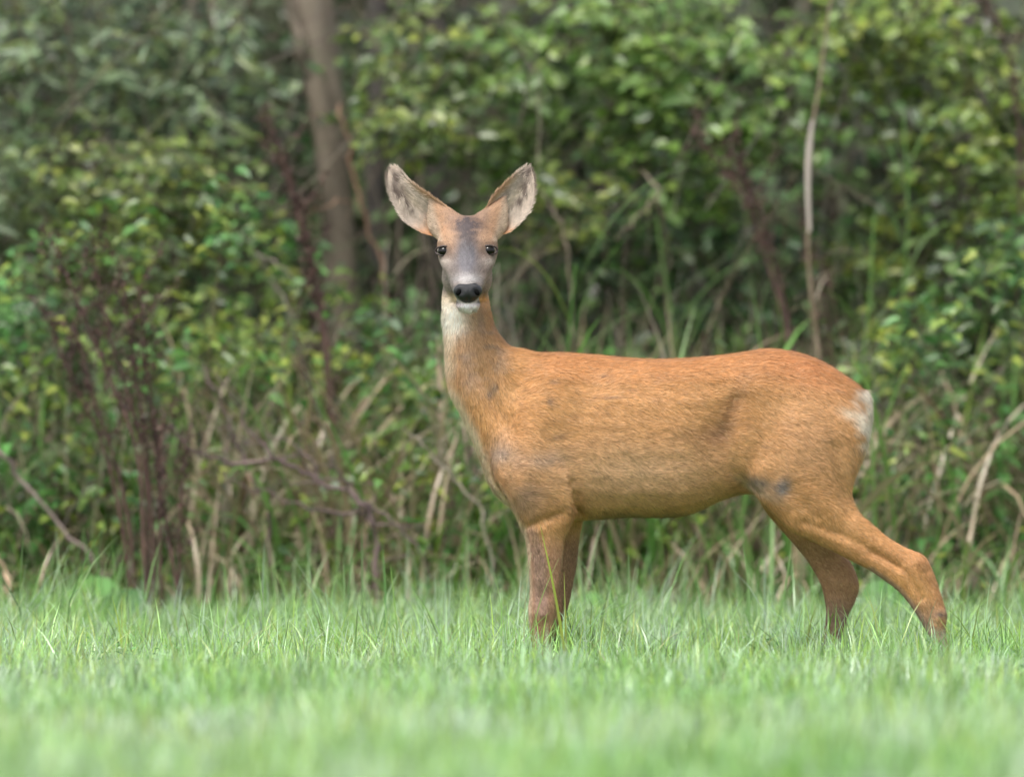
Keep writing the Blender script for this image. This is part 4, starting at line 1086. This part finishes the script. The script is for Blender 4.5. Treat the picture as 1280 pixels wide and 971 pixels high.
    flow[hdm] = np.stack([(hx[hdm] - 585) / 30, np.full(hdm.sum(), .5), np.where(hy[hdm] < 345, 1.0, -.3)], 1)
    chm = (hy > 376) & (hy < 402) & (pos[:, 1] < -.05); flow[chm] = np.array([0, -.3, -1.0])
    wv = vnoise(pos, 22, 6) - .5; wv2 = vnoise(pos, 22, 7) - .5
    flow += np.stack([wv2 * .8, np.zeros(M), wv * 1.3], 1) + rng.normal(0, .16, (M, 3))
    tan = flow - (flow * nn).sum(1, keepdims=True) * nn; tan /= np.linalg.norm(tan, axis=1, keepdims=True)
    tilt = np.where(hdm, .25, .30) + rng.normal(0, .09, M)
    dr = tan + nn * tilt[:, None]; dr /= np.linalg.norm(dr, axis=1, keepdims=True)
    L = rng.uniform(.008, .016, M); L = np.where(hdm, L * .45, L); L = np.where(hy > 660, L * .6, L); L = L * (1 + .35 * smoothstep(1050, 1085, hx) * (hy < 600)) * (1 + .5 * (seg_dist(hx, hy, [(560,400),(560,490),(588,540),(607,600),(640,650)]) < 14))
    L = L * L_ok
    side = np.cross(dr, nn); side /= np.linalg.norm(side, axis=1, keepdims=True); wd = rng.uniform(.00035, .0007, M)
    HV = np.empty((M, 3, 3)); HV[:, 0] = pos - side * wd[:, None]; HV[:, 1] = pos + side * wd[:, None]; HV[:, 2] = pos + dr * L[:, None]
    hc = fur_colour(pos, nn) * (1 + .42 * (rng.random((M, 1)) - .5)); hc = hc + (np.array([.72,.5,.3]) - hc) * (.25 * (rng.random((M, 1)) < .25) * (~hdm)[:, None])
    k = rng.random(M) < .07; hc[k] *= .55
    tips = np.repeat(hc, 3, axis=0); tips[2::3] = np.clip(tips[2::3] * 1.15, 0, .92)
    cl = np.stack([vnoise(pos * np.array([.5, 1, 1.5]), 130, 20 + q_) for q_ in range(3)], 1) - .5
    hn = nn + cl * .27 + rng.normal(0, .13, (M, 3)); hn = hn / np.linalg.norm(hn, axis=1, keepdims=True)
    hm = mesh_np('fur', HV.reshape(-1, 3) - np.array(base), [np.arange(M * 3).reshape(-1, 3)], attr_mat('deer_hair', rough=.55, spec=.3, nscale=100, namt=.1), np.clip(tips, 0, .92))
    hm.normals_split_custom_set_from_vertices(np.repeat(hn, 3, axis=0).astype(np.float32))
    ho = obj('fur', hm, root); tag(ho, kind='stuff')

    # ---- ears
    EARM = attr_mat('ear_skin_and_hair', rough=.8, spec=.2, nscale=120, namt=.12, transl=.2)
    rows_l = [((552,297),(572,270)), ((530,291),(561,261)), ((508,276),(545,247.5)), ((498.5,261),(529,237)), ((490.5,243),(513,225)), ((486,226),(504,215)), ((485.5,215),(498,209.5)), ((489,208.5),(492.5,207.4))]
    rows_r = [((614,296),(597,270)), ((635,290),(606,261)), ((649,277),(615,244.5)), ((660,262),(630,228.5)), ((665,244),(644,216)), ((666.3,229),(651,211)), ((665.5,217),(655,208.3)), ((662,208.6),(658,207.2))]
    for rows in (rows_l, rows_r):
        sg = -1 if rows is rows_l else 1; R = crom([(a[0] + sg * 3.6 * math.sin(math.pi * q_ / 7), a[1] + 1.5 * math.sin(math.pi * q_ / 7), *b) for q_, (a, b) in enumerate(rows)], 4); nr = len(R); nu = 15
        fv = np.zeros((nr, nu, 3)); bv = np.zeros((nr, nu, 3)); col = np.zeros((nr, nu, 3)); colb = np.zeros((nr, nu, 3))
        for i, (ax, ay, bx, by) in enumerate(R):
            t = i / (nr - 1); wpx = math.hypot(bx - ax, by - ay)
            for j in range(nu):
                uu = j / (nu - 1); s_ = 2 * uu - 1
                # outline fills out fast towards the rims; the cup is deep
                q = P(ax + (bx - ax) * uu, ay + (by - ay) * uu, 0)
                cup = (1 - s_ * s_) ** .7 * wpx * PXM * .30 * (1 - .25 * t)
                y0 = .030 - .022 * math.sin(math.pi * min(1, t * 1.1)) + .012 * t
                fold = .0035 * math.exp(-((uu - .35) / .07) ** 2) * (t < .85) + .002 * math.exp(-((uu - .65) / .07) ** 2)
                fv[i, j] = (q.x, y0 + cup - fold, q.z)
                bv[i, j] = (q.x, y0 + cup + .0035 * (1 - abs(s_) ** 4) + .0012, q.z)
        pts = fv.reshape(-1, 3); nz = vnoise(pts, 48, 12); nz2 = vnoise(pts, 120, 13)
        tt = np.repeat(np.linspace(0, 1, nr), nu); uu = np.tile(np.linspace(0, 1, nu), nr)
        c = np.tile(np.array([.50, .42, .35]), (nr * nu, 1))
        def mixc(c, col, k): return c + (np.array(col) - c) * np.clip(k, 0, 1)[:, None]
        c = mixc(c, (.11, .085, .075), .95 * smoothstep(.60, .8, nz) * .6 * smoothstep(.22, .35, tt) * np.exp(-((uu - .5) / .36) ** 4) + .3 * smoothstep(.5, .9, nz2))
        pt = sum(a_ * np.exp(-((tt - t_) / .075) ** 2 - ((uu - u_) / w2) ** 2) for t_, u_, w2, a_ in ((.50,.45,.17,1), (.36,.40,.15,.9), (.66,.58,.18,1), (.80,.45,.2,.8), (.58,.25,.10,.6)))
        c = mixc(c, (.13, .10, .085), 1.9 * pt * smoothstep(.3, .6, vnoise(pts, 95, 31)))
        c = mixc(c, (.60, .50, .39), .8 * np.exp(-((uu - .55) / .10) ** 2) * np.exp(-((tt - .38) / .14) ** 2))
        c = mixc(c, (.50, .27, .14), smoothstep(.26, .08, tt))
        inner = uu if rows is rows_l else uu
        c = mixc(c, (.44, .27, .16), .9 * smoothstep(.78, .95, inner) * smoothstep(.65, .4, tt))
        c = mixc(c, (.10, .075, .06), .9 * (smoothstep(.93, 1, uu) + smoothstep(.1, 0, uu)) * smoothstep(.3, .8, tt))
        cb = np.tile(np.array([.42, .27, .16]), (nr * nu, 1))
        nV = nr * nu; F = []
        for i in range(nr - 1):
            for j in range(nu - 1):
                a = i * nu + j; F.append((a, a + 1, a + nu + 1, a + nu)); F.append((nV + a, nV + a + nu, nV + a + nu + 1, nV + a + 1))
        for i in range(nr - 1):
            for j in (0, nu - 1):
                a = i * nu + j; q = (a, a + nu, nV + a + nu, nV + a); F.append(q if j == 0 else q[::-1])
        a = (nr - 1) * nu
        for j in range(nu - 1): F.append((a + j, a + j + 1, nV + a + j + 1, nV + a + j))
        EV = np.concatenate([pts, bv.reshape(-1, 3)])
        eo = obj('ear', mesh_np('ear', EV - np.array(base), [np.array(F)], EARM, np.concatenate([c, cb])), root)
        # ear hairs: pale inside, rim fringe
        m_ = 1500; gi = rng.integers(0, nr - 1, m_); gj = np.where(rng.random(m_) < .45, rng.choice([0, nu - 2], m_), rng.integers(0, nu - 1, m_))
        fu = rng.random(m_)[:, None]; fw = rng.random(m_)[:, None]
        p0 = fv[gi, gj] * (1 - fu) * (1 - fw) + fv[gi + 1, gj] * fu * (1 - fw) + fv[gi, gj + 1] * (1 - fu) * fw + fv[gi + 1, gj + 1] * fu * fw
        cc0 = c.reshape(nr, nu, 3)[gi, gj]
        axis = fv[nr - 1, nu // 2] - fv[0, nu // 2]; axis /= np.linalg.norm(axis)
        wide = fv[nr // 2, -1] - fv[nr // 2, 0]; wide /= np.linalg.norm(wide); s_ = (2 * (gj / (nu - 1)) - 1)[:, None]
        rim = (np.abs(s_) > .8)
        d = axis * .8 - wide * s_ * np.where(rim, -.35, .7) + np.array([0, -.5, 0]) + rng.normal(0, .12, (m_, 3)); d /= np.linalg.norm(d, axis=1, keepdims=True)
        L = rng.uniform(.006, .016, m_)[:, None] * np.where(rim, .75, 1.0); sd_ = np.cross(d, [0, -1, 0]); sd_ /= np.linalg.norm(sd_, axis=1, keepdims=True)
        HV = np.empty((m_, 3, 3)); HV[:, 0] = p0 - sd_ * .0005; HV[:, 1] = p0 + sd_ * .0005; HV[:, 2] = p0 + d * L
        HV[:, :, 1] -= .0008
        hcol = cc0 * (1 + .4 * (rng.random((m_, 1)) - .5)); hcol = np.clip(hcol * 1.12, 0, .9)
        hme = mesh_np('ear_hair', HV.reshape(-1, 3) - np.array(base), [np.arange(m_ * 3).reshape(-1, 3)], EARM, np.repeat(hcol, 3, axis=0))
        hme.normals_split_custom_set_from_vertices(np.tile(np.array([[0, -.95, .3]], np.float32), (m_ * 3, 1)))
        tag(obj('ear_hair', hme, eo), kind='stuff')

    # ---- eyes
    em, t, p = new_mat('eye'); p.inputs['Base Color'].default_value = (.005, .004, .003, 1); p.inputs['Roughness'].default_value = .05; p.inputs['Specular IOR Level'].default_value = .3
    lid = attr_mat('eyelid', rough=.5, spec=.4, nscale=200, namt=.2)
    for sx, (ex, ey) in ((-1, (554.0, 315)), (1, (612.3, 314.2))):
        v, q, tr = ellipsoid(ex - sx * 1.5, ey, -.0155, 7.9, .0125, 7.0, 0, 12)
        # push onto the surface: nearest body depth at that pixel
        dd = np.hypot(px - ex, py - ey); near_y = co[(dd < 4) & (no[:, 1] < .1)][:, 1]
        ysurf = float(np.percentile(near_y, 35)) if len(near_y) else -.02; print('eye', ysurf, len(near_y))
        v[:, 1] += (ysurf + .0062) - (-.0155)
        eo = obj('eye', mesh_np('eye', v - np.array(base), [q, tr], em), root)
        # dark lid rim round the eye
        vv = []; n2 = 26
        for k in range(n2 + 1):
            th = 2 * math.pi * k / n2
            pt = P(ex - sx * 1.0 + 9.3 * math.cos(th) + sx * 1.2 * (math.cos(th) * sx > .7), ey + 6.6 * math.sin(th) - (1.6 * math.sin(th) if math.sin(th) > 0 else 0), 0)
            vv.append(Vector((pt.x, ysurf - .0015 + .010 * max(0, math.cos(th) * sx) ** 2 - .001 * max(0, -math.cos(th) * sx), pt.z)))
        v, q = tube_np(vv, [.0021] * (n2 + 1), 8)
        obj('eyelid', mesh_np('eyelid', v - np.array(base), [q], lid, np.tile([.045, .03, .028], (len(v), 1))), root)

    # ---- nose pad with nostrils
    nm, t, p = new_mat('nose_pad'); p.inputs['Base Color'].default_value = (.007, .007, .009, 1); p.inputs['Roughness'].default_value = .33; p.inputs['Specular IOR Level'].default_value = .5
    vz = t.nodes.new('ShaderNodeTexVoronoi'); vz.inputs['Scale'].default_value = 450; bp = t.nodes.new('ShaderNodeBump'); bp.inputs['Strength'].default_value = .5; bp.inputs['Distance'].default_value = .0008
    t.links.new(vz.outputs['Distance'], bp.inputs['Height']); t.links.new(bp.outputs[0], p.inputs['Normal'])
    v, q, tr = ellipsoid(585.2, 366.5, -.133, 18.5, .019, 13.5, 0, 22)
    vx, vy = to_px(v)
    # heart-shaped: wide above, narrow at the lip; nostrils sunk at both sides
    cx = 585.2
    k = smoothstep(362, 379, vy); v[:, 0] = (cx - 640) * PXM + (v[:, 0] - (cx - 640) * PXM) * (1 - .25 * k)
    vx, vy = to_px(v)
    fr = v[:, 1] < -.133
    for sx in (-1, 1):
        v[:, 1] += .0055 * np.exp(-(((vx - cx - sx * 10.5) / 3.6) ** 2 + ((vy - 365.5 + sx * 0) / 4.2) ** 2)) * fr
    v[:, 1] += .004 * np.exp(-((vx - cx) / 1.5) ** 2) * smoothstep(366, 376, vy) * fr
    obj('nose', mesh_np('nose', v - np.array(base), [q, tr], nm), root)

    nb_, t, p = new_mat('nostril_dark'); p.inputs['Base Color'].default_value = (.002, .002, .002, 1); p.inputs['Roughness'].default_value = .8; p.inputs['Specular IOR Level'].default_value = .1
    for sx in (-1, 1):
        v, q, tr = ellipsoid(585.2 + sx * 11.2, 366.5, -.1445, 4.4, .004, 3.0, -sx * .9, 10)
        obj('nostril', mesh_np('nostril', v - np.array(base), [q, tr], nb_), root)
    # ---- hooves
    hmt, t, p = new_mat('hoof'); p.inputs['Base Color'].default_value = (.03, .025, .022, 1); p.inputs['Roughness'].default_value = .4
    for (hx_, yy) in ((672, -.074), (683, .068), (1180, -.080), (1036, .070)):
        for dy in (-.009, .009):
            a = P(hx_ + 6, 822, 0); V = []; n = 10
            for (zz, xo, rx) in ((.040, 4, .010), (.022, 0, .013), (.006, -5, .017), (0.001, -6, .018)):
                for kk in range(n):
                    th = 2 * math.pi * kk / n; V.append((a.x + xo * PXM + rx * math.cos(th), yy + dy + .0085 * math.sin(th), zz))
            Q = [(i * n + kk, i * n + (kk + 1) % n, (i + 1) * n + (kk + 1) % n, (i + 1) * n + kk) for i in range(3) for kk in range(n)]
            V.append((a.x, yy + dy, .042)); T = [(len(V) - 1, kk, (kk + 1) % n) for kk in range(n)]
            obj('hoof', mesh_np('hoof', np.array(V) - np.array(base), [np.array(Q), np.array(T)], hmt), root)
build_deer()
